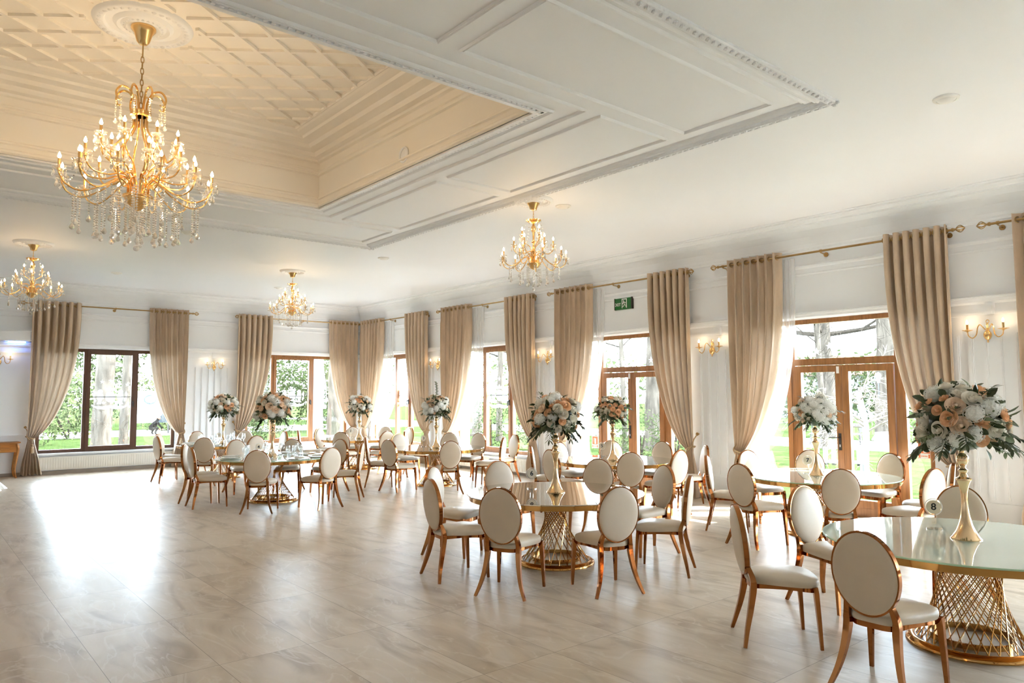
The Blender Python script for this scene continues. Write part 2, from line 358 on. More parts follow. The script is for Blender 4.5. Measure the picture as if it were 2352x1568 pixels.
# rhombic lattice strips on the coffer ceiling
b = MB(); LX0, LX1, LY0, LY1 = CX0+0.62, CX1-0.62, CY0+0.62, CY1-0.62
dx, dy = 0.245, 0.185
lcx, lcy = 1.565, 7.10
def clip_seg(px, py, ux, uy):
    t0, t1 = -20, 20
    for (p, u, lo, hi) in ((px, ux, LX0, LX1), (py, uy, LY0, LY1)):
        a, c = (lo-p)/u, (hi-p)/u
        t0, t1 = max(t0, min(a, c)), min(t1, max(a, c))
    return t0, t1
dl = math.hypot(dx, dy); hole = 0.47
for sgn in (1, -1):
    ux, uy = dx/dl, sgn*dy/dl; nx, ny = -uy, ux
    for i in range(-30, 31):
        px, py = lcx+(2*i+1)*dx, lcy
        t0, t1 = clip_seg(px, py, ux, uy)
        if t1-t0 < 0.02: continue
        tm = (lcx-px)*ux+(lcy-py)*uy; d2 = abs((lcx-px)*nx+(lcy-py)*ny); segs = [(t0, t1)]
        if d2 < hole:
            hh = math.sqrt(hole**2-d2**2); segs = [(t0, tm-hh), (tm+hh, t1)]
        for (s0, s1) in segs:
            if s1-s0 < 0.02: continue
            wd = 0.019; zt = ZK-0.028-0.001*(sgn+1)
            q = [(px+ux*s+nx*o, py+uy*s+ny*o) for s, o in ((s0, -wd), (s1, -wd), (s1, wd), (s0, wd))]
            b.add([(*p_, ZK) for p_ in q]+[(*p_, zt) for p_ in q], [(0, 1, 2, 3), (7, 6, 5, 4), (0, 4, 5, 1), (1, 5, 6, 2), (2, 6, 7, 3), (3, 7, 4, 0)])
struct(b.build('trim_2', 'coffer'), 'diamond lattice of plaster strips on the coffer ceiling', 'trim')
# flat ceiling: panel frames, edge bands, dentil row, carved outer border
def frame(b, x0, x1, y0, y1, wd=0.036, h=0.020):
    b.rectloop(x0, x1, y0, y1, [(0, ZC), (0.006, ZC-h*0.6), (wd*0.3, ZC-h), (wd*0.55, ZC-h*0.55), (wd*0.8, ZC-h*0.8), (wd, ZC)])
b = MB()
gx = [(-6, -1.6), (-1.56, 0.03), (0.22, 2.91), (3.09, 5.83)]
PX0, PX1, PY0, PY1 = -2.72, 5.83, 3.33, 10.84
IX1, IX0, IY0, IY1 = 4.84, -1.72, 4.30, 9.80
for (x0, x1) in ((3.09, PX1), (0.22, 2.91), (-2.72, 0.04)):
    frame(b, x0, x1, PY0, IY0); frame(b, x0, x1, 9.87, PY1)
for (y0, y1) in ((4.49, 6.97), (7.18, 9.64)): frame(b, IX1, PX1, y0, y1); frame(b, PX0, IX0, y0, y1)
frame(b, CX0-0.14, CX1+0.14, CY0-0.14, CY1+0.14, 0.03); frame(b, CX0-0.35, CX1+0.35, CY0-0.35, CY1+0.35, 0.04)
frame(b, PX0-0.20, PX1+0.20, PY0-0.20, PY1+0.20, 0.04, 0.02); frame(b, PX0-0.28, PX1+0.28, PY0-0.28, PY1+0.28, 0.04)
struct(b.build('trim_3', 'trimw'), 'white panel mouldings on the flat ceiling', 'trim')
b = MB(); OX0, OX1, OY0, OY1 = PX0-0.40, PX1+0.40, PY0-0.40, PY1+0.40
def beads(b, x0, x1, y0, y1, step, w0, w1, h, z):
    for (ax, c, lo, hi) in (('x', y0, x0, x1), ('x', y1, x0, x1), ('y', x0, y0, y1), ('y', x1, y0, y1)):
        n = int((hi-lo)/step)
        for i in range(n+1):
            t = lo+i*(hi-lo)/n
            if ax == 'x': b.box(t-w0, t+w0, c-w1, c+w1, z-h, z)
            else: b.box(c-w1, c+w1, t-w0, t+w0, z-h, z)
b.rectloop(OX0, OX1, OY0, OY1, [(0, ZC), (0.0, ZC-0.02), (0.012, ZC-0.03), (0.02, ZC-0.02), (0.075, ZC-0.035), (0.085, ZC-0.02), (0.085, ZC)])
for (ax, c, lo, hi) in (('x', OY0+0.045, OX0, OX1), ('x', OY1-0.045, OX0, OX1), ('y', OX0+0.045, OY0, OY1), ('y', OX1-0.045, OY0, OY1)):
    n = int((hi-lo)/0.075)
    for i in range(n+1):
        t = lo+i*(hi-lo)/n; p_ = (t, c) if ax == 'x' else (c, t)
        b.ball((p_[0], p_[1], ZC-0.028), 0.022, 6, 3, 0.8)
struct(b.build('trim_4', 'ornate'), 'carved egg border round the ceiling panels', 'trim')
b = MB(); beads(b, CX0-0.06, CX1+0.06, CY0-0.06, CY1+0.06, 0.058, 0.014, 0.012, 0.016, ZC)
b.rectloop(CX0-0.09, CX1+0.09, CY0-0.09, CY1+0.09, [(0, ZC), (0.0, ZC-0.012), (0.012, ZC-0.012), (0.012, ZC)])
b.rectloop(CX0-0.045, CX1+0.045, CY0-0.045, CY1+0.045, [(0, ZC), (0.0, ZC-0.02), (0.045, ZC-0.02), (0.045, ZC+0.11)])
struct(b.build('trim_5', 'trimw'), 'dentil edge round the coffer opening', 'trim')
# wall cornice, frieze, rail
b = MB()
b.rectloop(XL, XR, YF, YB, [(0, 3.86), (0.02, 3.87), (0.02, 3.90), (0.035, 3.92), (0.04, 3.96), (0.07, 4.06), (0.13, 4.15), (0.20, 4.20), (0.22, 4.20), (0.22, 4.225), (0.25, 4.235), (0.27, 4.26), (0.30, 4.265), (0.30, 4.285), (0.34, 4.29), (0.34, ZC)])
struct(b.build('trim_6', 'trimw'), 'coved cornice along the top of the walls', 'trim')
b = MB()
b.rectloop(XL, XR, YF, YB, [(0, 3.50), (0.012, 3.505), (0.018, 3.52), (0.008, 3.54), (0.008, 3.60), (0.022, 3.615), (0.03, 3.64), (0.015, 3.66), (0, 3.665)])
struct(b.build('trim_7', 'trimw'), 'frieze moulding along the upper wall', 'trim')
b = MB()
b.rectloop(XL, XR, YF, YB, [(0, 2.84), (0.02, 2.845), (0.03, 2.855), (0.045, 2.865), (0.05, 2.90), (0.06, 2.905), (0.06, 2.93), (0.02, 2.94), (0, 2.945)])
struct(b.build('trim_8', 'trimw'), 'dado rail running over the windows and piers', 'trim')
# pier panels: lower moulding, corbel block, vertical slats
PIERS_R = [(14.45, 15.85), (10.40, 11.75), (6.40, 7.60), (2.37, 3.80), (-1.6, -0.23)]
PIERS_B = [(5.27, 7.0), (9.95, 10.35), (-7.2, 2.35)]
b = MB()
def pier(t0, t1, mk):
    mk(t0+0.01, t1-0.01, 0.022, 2.70, 2.735); mk(t0+0.01, t1-0.01, 0.012, 2.735, 2.76)
    c = (t0+t1)/2
    if t1-t0 > 1.0 and t1-t0 < 2.5:
        mk(c-0.05, c+0.05, 0.05, 2.70, 2.84); mk(c-0.03, c+0.03, 0.06, 2.70, 2.80)
        for i in range(6):
            y = c-0.40+i*0.16; mk(y-0.034, y+0.034, 0.016, 0.42, 2.46); mk(y-0.020, y+0.020, 0.026, 0.43, 2.45)
        mk(t0+0.01, t1-0.01, 0.02, 0.34, 0.38)
for t0, t1 in PIERS_R: pier(t0, t1, lambda a, c, d, z0, z1: b.box(XR-d, XR, a, c, z0, z1))
struct(b.build('trim_9', 'trimw'), 'vertical panel mouldings on the piers of the window wall', 'trim')
b = MB()
for t0, t1 in PIERS_B: pier(t0, t1, lambda a, c, d, z0, z1: b.box(a, c, YB-d, YB, z0, z1))
b.box(-7.2, 2.3, YB-0.03, YB, 0.87, 0.90)
struct(b.build('trim_10', 'trimw'), 'panel mouldings on the end wall', 'trim')
b = MB()
for t0, t1 in PIERS_R+[(d[0], d[1]) for d in WINS_R]: b.box(XR-0.015, XR, t0, t1, 0, 0.075)
struct(b.build('baseboard_right', 'base'))
b = MB(); b.box(XL, XR-0.015, YB-0.015, YB, 0, 0.075); struct(b.build('baseboard_back', 'base'))

# ------------------------------------------------------------------ windows and doors
FR = lambda t, d, z: (XR+d, t, z)
FB = lambda t, d, z: (t, YB+d, z)
def wbox(b, side, t0, t1, d0, d1, z0, z1):
    if side == 'R': b.box(XR+d0, XR+d1, t0, t1, z0, z1)
    else: b.box(t0, t1, YB+d0, YB+d1, z0, z1)
def rect_frame(b, side, t0, t1, z0, z1, w_, d0, d1):
    wbox(b, side, t0, t0+w_, d0, d1, z0, z1); wbox(b, side, t1-w_, t1, d0, d1, z0, z1)
    wbox(b, side, t0+w_, t1-w_, d0, d1, z0, z0+w_); wbox(b, side, t0+w_, t1-w_, d0, d1, z1-w_, z1)
def star(cx, cz, r):
    return [(cx+(r if i % 2 == 0 else r*0.42)*math.sin(PI*i/5), cz+(r if i % 2 == 0 else r*0.42)*math.cos(PI*i/5)) for i in range(10)]
def crest(parent, side, c, z, s=1.0, full=True):
    fn = (lambda a, bb, d: FR(a, d, bb)) if side == 'R' else (lambda a, bb, d: FB(a, d, bb))
    b = MB(); D0, D1 = 0.092, 0.0945
    for i in range(5):
        a = (i-2)*0.21*s; b.prism(star(c+a, z+0.44*s-0.10*s*(abs(i-2)/2)**2, 0.062*s), fn, D0, D1)
    if full:
        E_ = lambda cx, cz, rx, rz, n=20: [(cx+rx*math.cos(2*PI*k/n), cz+rz*math.sin(2*PI*k/n)) for k in range(n)]
        b.prism(E_(c, z, 0.125*s, 0.155*s), fn, D0, D1)
        b.prism([(c-0.10*s, z+0.17*s), (c-0.12*s, z+0.27*s), (c-0.05*s, z+0.22*s), (c, z+0.29*s), (c+0.05*s, z+0.22*s), (c+0.12*s, z+0.27*s), (c+0.10*s, z+0.17*s)], fn, D0, D1)
        for q in (-1, 1):
            b.prism(E_(c+q*0.25*s, z+0.14*s, 0.065*s, 0.07*s, 12), fn, D0, D1)
            b.prism([(c+q*x*s, z+y*s) for x, y in ((0.19, 0.10), (0.31, 0.11), (0.33, -0.02), (0.29, -0.12), (0.33, -0.2), (0.22, -0.2), (0.21, -0.1), (0.16, -0.02))], fn, D0, D1)
            b.prism([(c+q*x*s, z+y*s) for x, y in ((0.34, -0.1), (0.38, 0.0), (0.36, 0.10), (0.39, 0.17), (0.43, 0.08), (0.41, -0.06), (0.37, -0.15))], fn, D0, D1)
            b.prism(E_(c+q*0.16*s, z-0.16*s, 0.05*s, 0.035*s, 10), fn, D0, D1)
        rib = [(-0.46, -0.19), (-0.36, -0.25), (-0.18, -0.255), (0, -0.225), (0.18, -0.255), (0.36, -0.25), (0.46, -0.19)]
        rb2 = [(0.42, -0.27), (0.30, -0.33), (0.15, -0.345), (0, -0.31), (-0.15, -0.345), (-0.30, -0.33), (-0.42, -0.27)]
        b.prism([(c+x*s, z+y*s) for x, y in rib+rb2], fn, D0, D1)
    return b.build('frosted_emblem', 'frost', parent)
def casement(n, side, t0, t1, m0, m1, z0, wood, label, flip=False):
    root = thing('window_%d' % n, label, 'window'); root['kind'] = 'structure'
    b = MB(); rect_frame(b, side, t0+0.003, t1-0.003, z0+0.003, ZT-0.003, 0.075, 0.05, 0.13)
    wbox(b, side, m0-0.05, m0+0.05, 0.05, 0.13, z0+0.07, ZT-0.07); wbox(b, side, m1-0.05, m1+0.05, 0.05, 0.13, z0+0.07, ZT-0.07)
    b.build('window_frame', wood, root)
    b = MB(); rect_frame(b, side, m0+0.02, m1-0.02, z0+0.05, ZT-0.05, 0.075, 0.03, 0.12); b.build('sash', wood, root)
    b = MB()
    for a, c in ((t0+0.07, m0-0.045), (m0+0.09, m1-0.09), (m1+0.045, t1-0.07)): wbox(b, side, a, c, 0.095, 0.100, z0+0.07, ZT-0.07)
    b.build('pane', 'pane', root)
    b = MB(); wbox(b, side, m0+0.09, m1-0.09, 0.088, 0.102, 1.715, 1.727); b.build('glazing_bar', 'dark', root)
    b = MB(); tt = m1-0.055 if not flip else m0+0.055
    wbox(b, side, tt-0.013, tt+0.013, 0.015, 0.03, 1.50, 1.62); wbox(b, side, tt-0.01, tt+0.01, -0.02, 0.015, 1.575, 1.60); wbox(b, side, tt-0.01, tt+0.01, -0.03, -0.015, 1.48, 1.60); b.build('handle', 'dark', root)
    b = MB(); wbox(b, side, t0-0.02, t1+0.02, -0.09, 0.05, z0-0.035, z0+0.003); b.build('window_sill', 'trimw', root)
    crest(root, side, (m0+m1)/2, 1.72, 0.86)
    return root
casement(1, 'B', 2.35, 5.27, 3.30, 4.36, ZW+0.03, 'wood_shaded', 'dark brown three-light window at the far left of the end wall')
casement(2, 'B', 7.0, 9.95, 7.74, 8.87, ZW+0.03, 'wood', 'brown three-light window of the end wall next to the corner')
casement(3, 'R', 15.85, 18.50, 16.62, 17.35, ZW, 'wood', 'brown three-light window of the long wall nearest the far corner', True)
casement(4, 'R', 11.75, 14.45, 12.43, 13.41, ZW, 'wood', 'brown three-light window behind table number 3', True)
casement(5, 'R', -4.3, -1.6, -3.62, -2.64, ZW, 'wood', 'brown three-light window beyond the last door of the long wall', True)
def french(n, t0, t1, p0, p1, label, sticker=None):
    root = thing('door_%d' % n, label, 'door'); root['kind'] = 'structure'; D0, D1 = 0.04, 0.12
    b = MB(); rect_frame(b, 'R', t0+0.003, t1-0.003, 0.003, ZT-0.003, 0.065, D0, D1)
    for (a, c) in ((p0-0.08, p0+0.0), (p0, p0+0.06), (p1-0.06, p1), (p1, p1+0.08)):
        g = 0.0 if c-a > 0.07 else 0.012
        wbox(b, 'R', a+0.002, c-0.002, D0+g, D1, 0.06, ZT-0.06)
    wbox(b, 'R', p0+0.06, p1-0.06, D0, D1, 2.15, 2.245); b.build('door_frame', 'wood', root)
    mid = (p0+p1)/2
    for q, (a, c) in enumerate(((mid+0.003, p1-0.065), (p0+0.065, mid-0.003))):
        lf = MB(); rect_frame(lf, 'R', a, c, 0.035, 2.14, 0.095, 0.025, 0.105); wbox(lf, 'R', a+0.09, c-0.09, 0.03, 0.105, 0.03, 0.24)
        leaf = lf.build('door_leaf', 'wood', root)
        g = MB(); wbox(g, 'R', a+0.09, c-0.09, 0.062, 0.068, 0.24, 2.05); g.build('pane', 'pane', leaf)
        if q == 0:
            h = MB(); y = a+0.05; h.box(XR+0.012, XR+0.025, y-0.018, y+0.018, 0.92, 1.16); h.tube([(XR+0.012, y, 1.10), (XR-0.035, y, 1.10), (XR-0.038, y+0.13, 1.10)], 0.009, 6)
            hd = h.build('handle', 'dark', leaf); h2 = MB(); h2.box(XR+0.009, XR+0.012, y-0.006, y+0.006, 0.965, 1.0); h2.build('keyhole_cylinder', 'white', hd)
            h = MB(); h.box(XR+0.012, XR+0.026, y-0.018, y+0.018, 2.02, 2.12); h.build('contact_sensor', 'white', leaf)
    b = MB(); wbox(b, 'R', p0+0.06, p1-0.06, 0.078, 0.084, 2.24, ZT-0.06); wbox(b, 'R', t0+0.06, p0-0.075, 0.078, 0.084, 0.06, ZT-0.06); wbox(b, 'R', p1+0.075, t1-0.06, 0.078, 0.084, 0.06, ZT-0.06); b.build('pane', 'pane', root)
    crest(root, 'R', mid, 2.03, 0.95, False)
    return root
french(1, 3.80, 6.40, 4.22, 5.78, 'brown glazed double door behind table number 7')
french(2, 7.60, 10.40, 8.14, 9.72, 'brown glazed double door under the exit sign')
french(3, -0.23, 2.37, 0.19, 1.75, 'brown glazed double door past the right edge')
def sticker(y, z, label):
    t = thing('safety_sticker', label, 'sticker', (XR+0.074, y, z))
    b = MB(); b.box(-0.0012, 0, -0.085, 0.085, -0.13, 0.11); b.build('backing', 'white', t)
    b = MB(); b.box(-0.002, -0.0012, -0.07, 0.07, -0.055, 0.095); b.box(-0.002, -0.0012, 0.048, 0.07, -0.115, -0.07); b.box(-0.002, -0.0012, -0.07, -0.048, -0.115, -0.07)
    for k in range(4): b.box(-0.002, -0.0012, -0.036+k*0.02, -0.024+k*0.02, -0.10, -0.085)
    b.build('red_print', 'sred', t)
    b = MB(); fn = lambda a, c, d: (d, a, c)
    b.prism([(-0.03, -0.045), (0.01, -0.045), (0.012, 0.04), (0.005, 0.06), (-0.02, 0.062), (-0.03, 0.05)], fn, -0.0028, -0.002)
    b.tube([(-0.0024, 0.008, 0.062), (-0.0024, 0.03, 0.055), (-0.0024, 0.042, 0.02), (-0.0024, 0.035, -0.03)], 0.004, 4)
    b.build('extinguisher_symbol', 'white', t)
sticker(3.955, 0.99, 'red fire extinguisher sticker on the glass by the door behind table 7')
sticker(9.93, 0.82, 'red fire extinguisher sticker on the glass left of the door behind table 5')
# exit sign
t = thing('exit_sign', 'green exit sign on the white wall above the door', 'sign', (XR, 9.06, 3.425))
b = MB(); b.box(-0.035, 0, -0.20, 0.20, -0.105, 0.105); b.build('housing', 'egreen', t)
for a0, a1 in ((-0.225, -0.20), (0.20, 0.212)): b = MB(); b.box(-0.045, 0, a0, a1, -0.11, 0.11); b.build('end_cap', 'dark', t)
text('lettering', 'EXIT', 0.082, 'white', t, (-0.0365, 0.142, -0.015), (PI/2, 0, -PI/2))
b = MB(); fn = lambda a, c, d: (d, a, c)
for (a0, a1, c0, c1) in ((-0.09, 0.035, 0.075, 0.092), (-0.09, -0.075, -0.085, 0.08), (0.02, 0.035, -0.085, 0.08)): b.box(-0.0375, -0.035, a0, a1, c0, c1)
b.prism([(-0.01+0.014*math.cos(k*PI/5), 0.048+0.014*math.sin(k*PI/5)) for k in range(10)], fn, -0.0375, -0.035)
for pts in ([(-0.015, 0.03), (-0.03, -0.02), (-0.06, -0.03), (-0.068, -0.07)], [(-0.03, -0.02), (-0.01, -0.05), (0.012, -0.052)], [(-0.015, 0.028), (0.008, 0.01), (0.012, -0.01)], [(-0.018, 0.028), (-0.05, 0.02), (-0.06, 0.0)]):
    b.tube([(-0.0365, y, z) for y, z in pts], 0.0075, 4)
b.build('running_figure', 'white', t)
# radiators
def radiator(side, t0, t1, z0, z1, label):
    t = thing('radiator', label, 'radiator')
    wy = lambda a, c, d0, d1, e, f, bb: wbox(bb, side, a, c, -d1, -d0, e, f)
    b = MB(); wy(t0, t1, 0.03, 0.085, z0, z1, b); n = int((t1-t0)/0.05)
    for i in range(n):
        c = t0+0.03+(i+0.5)*(t1-t0-0.06)/n; wy(c-0.014, c+0.014, 0.085, 0.095, z0+0.02, z1-0.02, b)
    b.build('panel', 'rad', t)
    b = MB(); wy(t0-0.004, t1+0.004, 0.025, 0.099, z1, z1+0.008, b); b.build('top_grille', 'rad', t)
    b = MB()
    for q in (t0+0.3, t1-0.3): wy(q-0.02, q+0.02, 0.022, 0.03, z0+0.03, z1-0.03, b)
    b.build('bracket', 'rad', t)
    b = MB(); a = t1+0.03; wy(t1-0.005, t1+0.05, 0.04, 0.06, z0+0.02, z0+0.045, b); wy(t1+0.03, t1+0.05, 0.035, 0.065, z0, z0+0.08, b); b.build('valve', 'white', t)
radiator('B', 2.36, 5.40, 0.095, 0.38, 'long white radiator under the dark brown window')
radiator('B', 7.05, 9.85, 0.095, 0.38, 'white radiator under the end wall window beside the corner')
radiator('R', 11.80, 14.35, 0.07, 0.35, 'white radiator under the window behind table 3')
radiator('R', 15.95, 18.40, 0.07, 0.35, 'white radiator under the window in the far corner')

# ------------------------------------------------------------------ curtains
def curtain(side, t_out, t_in, label, nf=6.5, puddle=0.0, sheer=False):
    t = thing('sheer_curtain' if sheer else 'curtain', label, 'sheer curtain' if sheer else 'curtain', group=None)
    W = (lambda a, d, z: (XR-d, a, z)) if side == 'R' else (lambda a, d, z: (a, YB-d, z))
    sg = 1 if t_in > t_out else -1
    tie = t_out+sg*(0.13 if sheer else 0.07); zt, zb, ztop, zrod = (0.86 if sheer else 0.80), 0.015, (3.77 if sheer else 3.875), 3.80
    nu, nv, nt = 130, 40, 18; vs = []; D = 0.075 if sheer else 0.165
    rg = random.Random(int(abs(t_out)*100)); ph = [rg.uniform(-0.5, 0.5) for _ in range(6)]
    def fold(u, k):
        x = 2*PI*nf*u+ph[0]*0.6*math.sin(3*u*PI+ph[1])
        return math.cos(x)*0.86+0.14*math.cos(3*x)
    for j in range(nv+1):
        s = j/nv; s_ = max(0.0, (s-0.03)/0.97); g = max(0.0, 1-s_**2.5)**0.72
        z0 = ztop+(zt-ztop)*s
        for i in range(nu+1):
            u = i/nu
            tt = tie+(u-0.5)*sg*0.12
            a = tt+(t_out+(t_in-t_out)*u-tt)*g
            amp = (0.028 if sheer else 0.080)*(0.4+0.6*g)+0.012*math.sin(6*u+ph[2]*4+s*3)*(1 if s > 0.1 else 0)
            a += 0.16*abs(t_in-t_out)/nf*math.sin(4*PI*nf*u)*g
            d = D-0.03*(1-g)+amp*fold(u, s)+0.012*math.sin(5*s+9*u+ph[3])*s
            z = z0-0.05*u*(1-g)*math.sin(PI*min(1, s*1.0))
            vs.append(W(a, d, z))
    for j in range(1, nt+1):
        s = j/nt; wd = 0.12+0.22*min(1, s*1.6)+0.10*puddle*s**4
        for i in range(nu+1):
            u = i/nu; a = tie+(u-0.42)*sg*wd
            d = D-0.03+(0.022+0.05*min(1, s*1.5))*fold(u, 1)+0.05*puddle*s**4*math.sin(9*u)
            z = zt+(zb-zt)*s-0.05*u*0.0
            if puddle and s > 0.92: z = max(0.012, z+0.02*math.sin(20*u))
            vs.append(W(a, max(0.03, d), z))
    rows = nv+nt+1; n1 = nu+1
    fs = [(j*n1+i, j*n1+i+1, (j+1)*n1+i+1, (j+1)*n1+i) for j in range(rows-1) for i in range(nu)]
    me = bpy.data.meshes.new('drape'); me.from_pydata(vs, [], fs); me.materials.append(M['sheerc' if sheer else 'curt']); me.polygons.foreach_set('use_smooth', [True]*len(fs))
    o = bpy.data.objects.new('drape', me); COL.objects.link(o); o.parent = t
    if sheer: return
    # grommet rings where the cloth crosses the rod
    k = 0; u = 0.0; prev = fold(0, 0); base = None
    while u < 1 and k < 14:
        u += 0.002; c = fold(u, 0)
        if c*prev <= 0 and 0.01 < u < 0.99:
            a = t_out+(t_in-t_out)*u
            if base is None:
                b = MB(); pts = [(0, 0.034*math.cos(2*PI*q/14), 0.034*math.sin(2*PI*q/14)) for q in range(14)]
                b.tube(pts, 0.008, 5, closed=True); base = b.mesh('grommet', 'brass', True)
            ang = 0.65 if c > prev else -0.65
            part('grommet', base, t, W(a, D, zrod), ang if side == 'B' else PI/2+ang)
            k += 1
        prev = c
    # tie-back rope with hook and tassel
    b = MB(); hook = W(t_out-sg*0.02, 0.0, 1.06)
    ring = [W(tie+sg*0.085*math.cos(q*2*PI/16), D-0.03+0.075*math.sin(q*2*PI/16), zt+0.03+0.03*math.cos(q*2*PI/16+PI)) for q in range(16)]
    b.tube(ring, 0.013, 6, closed=True)
    b.tube(cr([W(t_out-sg*0.02, 0.045, 1.06), W(tie-sg*0.05, 0.10, 0.97), W(tie-sg*0.07, 0.19, 0.86), W(tie-sg*0.02, 0.225, 0.79)], 5), 0.011, 6); b.build('tie_back', 'rope', t, True)
    b = MB(); b.tube([W(t_out-sg*0.02, 0.0, 1.06), W(t_out-sg*0.02, 0.05, 1.06)], 0.012, 8); b.tube([W(t_out-sg*0.02, 0.05, 1.06), W(t_out-sg*0.02, 0.06, 1.06)], 0.028, 10); b.build('hook', 'brass', t, True)
    b = MB(); c = W(tie+sg*0.03, 0.24, 0); b.tube([(c[0], c[1], 0.80), (c[0], c[1], 0.70)], 0.006, 5); b.lathe([(0, 0.70), (0.02, 0.69), (0.024, 0.665), (0.016, 0.65), (0.028, 0.63), (0.036, 0.50), (0, 0.50)], 10, (c[0], c[1], 0)); b.build('tassel', 'rope', t, True)
for to, ti, l in [(18.60, 17.30, 'white sheer curtain left of the corner window of the long wall'), (14.52, 13.28, 'white sheer curtain left of the window behind table 3'), (10.46, 9.52, 'white sheer curtain left of the door with the exit sign'), (6.44, 5.62, 'white sheer curtain left of the door behind table 7')]:
    curtain('R', to, ti, l, nf=9.5, sheer=True)
def rod(side, t0, t1, label):
    t = thing('curtain_rod', label, 'curtain rod')
    W = (lambda a, d, z: (XR-d, a, z)) if side == 'R' else (lambda a, d, z: (a, YB-d, z)); D = 0.165
    b = MB(); b.tube([W(t0, D, 3.80), W(t1, D, 3.80)], 0.0155, 8); b.build('pole', 'brass', t, True)
    for (e, s) in ((t0, -1), (t1, 1)):
        b = MB(); P = lambda x, r, an: W(e+s*x, D+r*math.cos(an), 3.80+r*math.sin(an))
        b.tube([P(0, 0, 0), P(0.02, 0, 0)], 0.024, 8); b.tube([P(0.02, 0, 0), P(0.05, 0, 0)], [0.02, 0.01], 8)
        for q in range(6): b.tube(cr([P(0.045, 0.006, q*PI/3), P(0.075, 0.035, q*PI/3+0.15), P(0.105, 0.042, q*PI/3+0.3), P(0.135, 0.018, q*PI/3+0.4), P(0.15, 0.0, 0)], 3), 0.006, 4)
        b.build('finial', 'brass', t, True)
    for a in (t0+0.08, (t0+t1)/2, t1-0.08):
        b = MB(); b.tube([W(a, 0, 3.765), W(a, D, 3.775)], 0.009, 6); b.tube([W(a, 0, 3.765), W(a, 0.012, 3.765)], 0.035, 10); b.tube([W(a-0.015, D, 3.80), W(a+0.015, D, 3.80)], 0.022, 8); b.build('bracket', 'brass', t, True)
RODS = [('R', 2.99, -0.8, 'rod at the right edge of the picture'), ('R', 3.42, 6.88, 'rod over the door behind table 7'), ('R', 7.52, 10.86, 'rod over the door with the exit sign'), ('R', 11.50, 14.93, 'rod over the window behind table 3'), ('R', 15.6, 19.05, 'rod over the window in the corner'), ('B', 2.10, 5.56, 'rod over the dark brown window'), ('B', 6.77, 10.22, 'rod over the end wall window beside the corner')]
for s_, a, c, l in RODS: rod(s_, min(a, c), max(a, c), 'brass curtain '+l)
for s_, to, ti, l, pd in [('R', 18.87, 17.77, 'champagne curtain in the room corner, left of the corner window', 0), ('R', 15.50, 16.54, 'champagne curtain right of the corner window of the long wall', 0),
    ('R', 14.78, 13.70, 'sunlit champagne curtain left of the window behind table 3', 0), ('R', 11.42, 12.38, 'champagne curtain right of the window behind table 3', 0),
    ('R', 10.72, 9.78, 'sunlit champagne curtain left of the door with the exit sign', 0), ('R', 7.47, 8.36, 'champagne curtain right of the door with the exit sign', 0),
    ('R', 6.67, 5.80, 'sunlit champagne curtain left of the door behind table 7', 0), ('R', 3.46, 4.28, 'champagne curtain right of the door behind table 7', 0),
    ('R', 2.74, 1.85, 'champagne curtain cut by the right edge of the picture', 0), ('R', -0.60, 0.3, 'champagne curtain on the far side of the door past the right edge', 0),
    ('B', 2.17, 3.14, 'brown shaded curtain left of the dark brown window, puddling on the floor', 1), ('B', 5.45, 4.59, 'brown shaded curtain right of the dark brown window', 0),
    ('B', 6.69, 7.65, 'champagne curtain left of the end wall window beside the corner', 0), ('B', 10.14, 9.30, 'champagne curtain right of the end wall window beside the corner', 0)]:
    curtain(s_, to, ti, l, puddle=pd)

# ------------------------------------------------------------------ wall sconces
def flame(b, x, y, z, r=0.013, h=0.055, n=8): b.lathe([(0.005, 0), (r, h*0.3), (r*0.85, h*0.55), (r*0.3, h*0.85), (0, h)], n, (x, y, z))
def make_sconce():
    t = thing('wall_sconce', '', 'sconce'); b = MB()      # local: wall at x=0, room towards -x, arms along y
    b.lathe([(0, -0.10), (0.012, -0.095), (0.007, -0.07), (0.03, -0.055), (0.046, -0.02), (0.046, 0.01), (0.03, 0.04), (0.014, 0.055), (0.02, 0.07), (0.011, 0.09), (0.016, 0.12), (0.008, 0.145), (0, 0.15)], 14, (-0.045, 0, 0))
    b.tube([(-0.03+0.0, 0.018*math.cos(a*PI/5), 0.165+0.02*math.sin(a*PI/5)) for a in range(10)], 0.005, 5, closed=True); b.tube([(0, 0, 0), (-0.045, 0, 0)], 0.018, 8); b.build('back_plate', 'chgold', t, True)
    for s in (-1, 1):
        b = MB(); b.tube(cr([(-0.06, s*0.02, 0.06), (-0.08, s*0.045, 0.10), (-0.10, s*0.065, 0.125), (-0.115, s*0.085, 0.09), (-0.125, s*0.10, 0.0), (-0.13, s*0.14, -0.04), (-0.13, s*0.185, -0.01), (-0.13, s*0.195, 0.045)], 5), 0.0065, 6); arm = b.build('arm', 'chgold', t, True)
        b = MB(); b.lathe([(0.008, 0.035), (0.02, 0.045), (0.06, 0.058), (0.062, 0.062), (0.02, 0.055), (0, 0.055)], 14, (-0.13, s*0.195, 0)); b.build('drip_pan', 'chgold', arm, True)
        b = MB(); b.tube([(-0.13, s*0.195, 0.055), (-0.13, s*0.195, 0.135)], 0.0135, 8); b.build('candle', 'chgold', arm, True)
        b = MB(); flame(b, -0.13, s*0.195, 0.135, 0.015, 0.06); b.build('bulb', 'sbulb', arm, True)
    return t
sc0 = make_sconce(); first = True
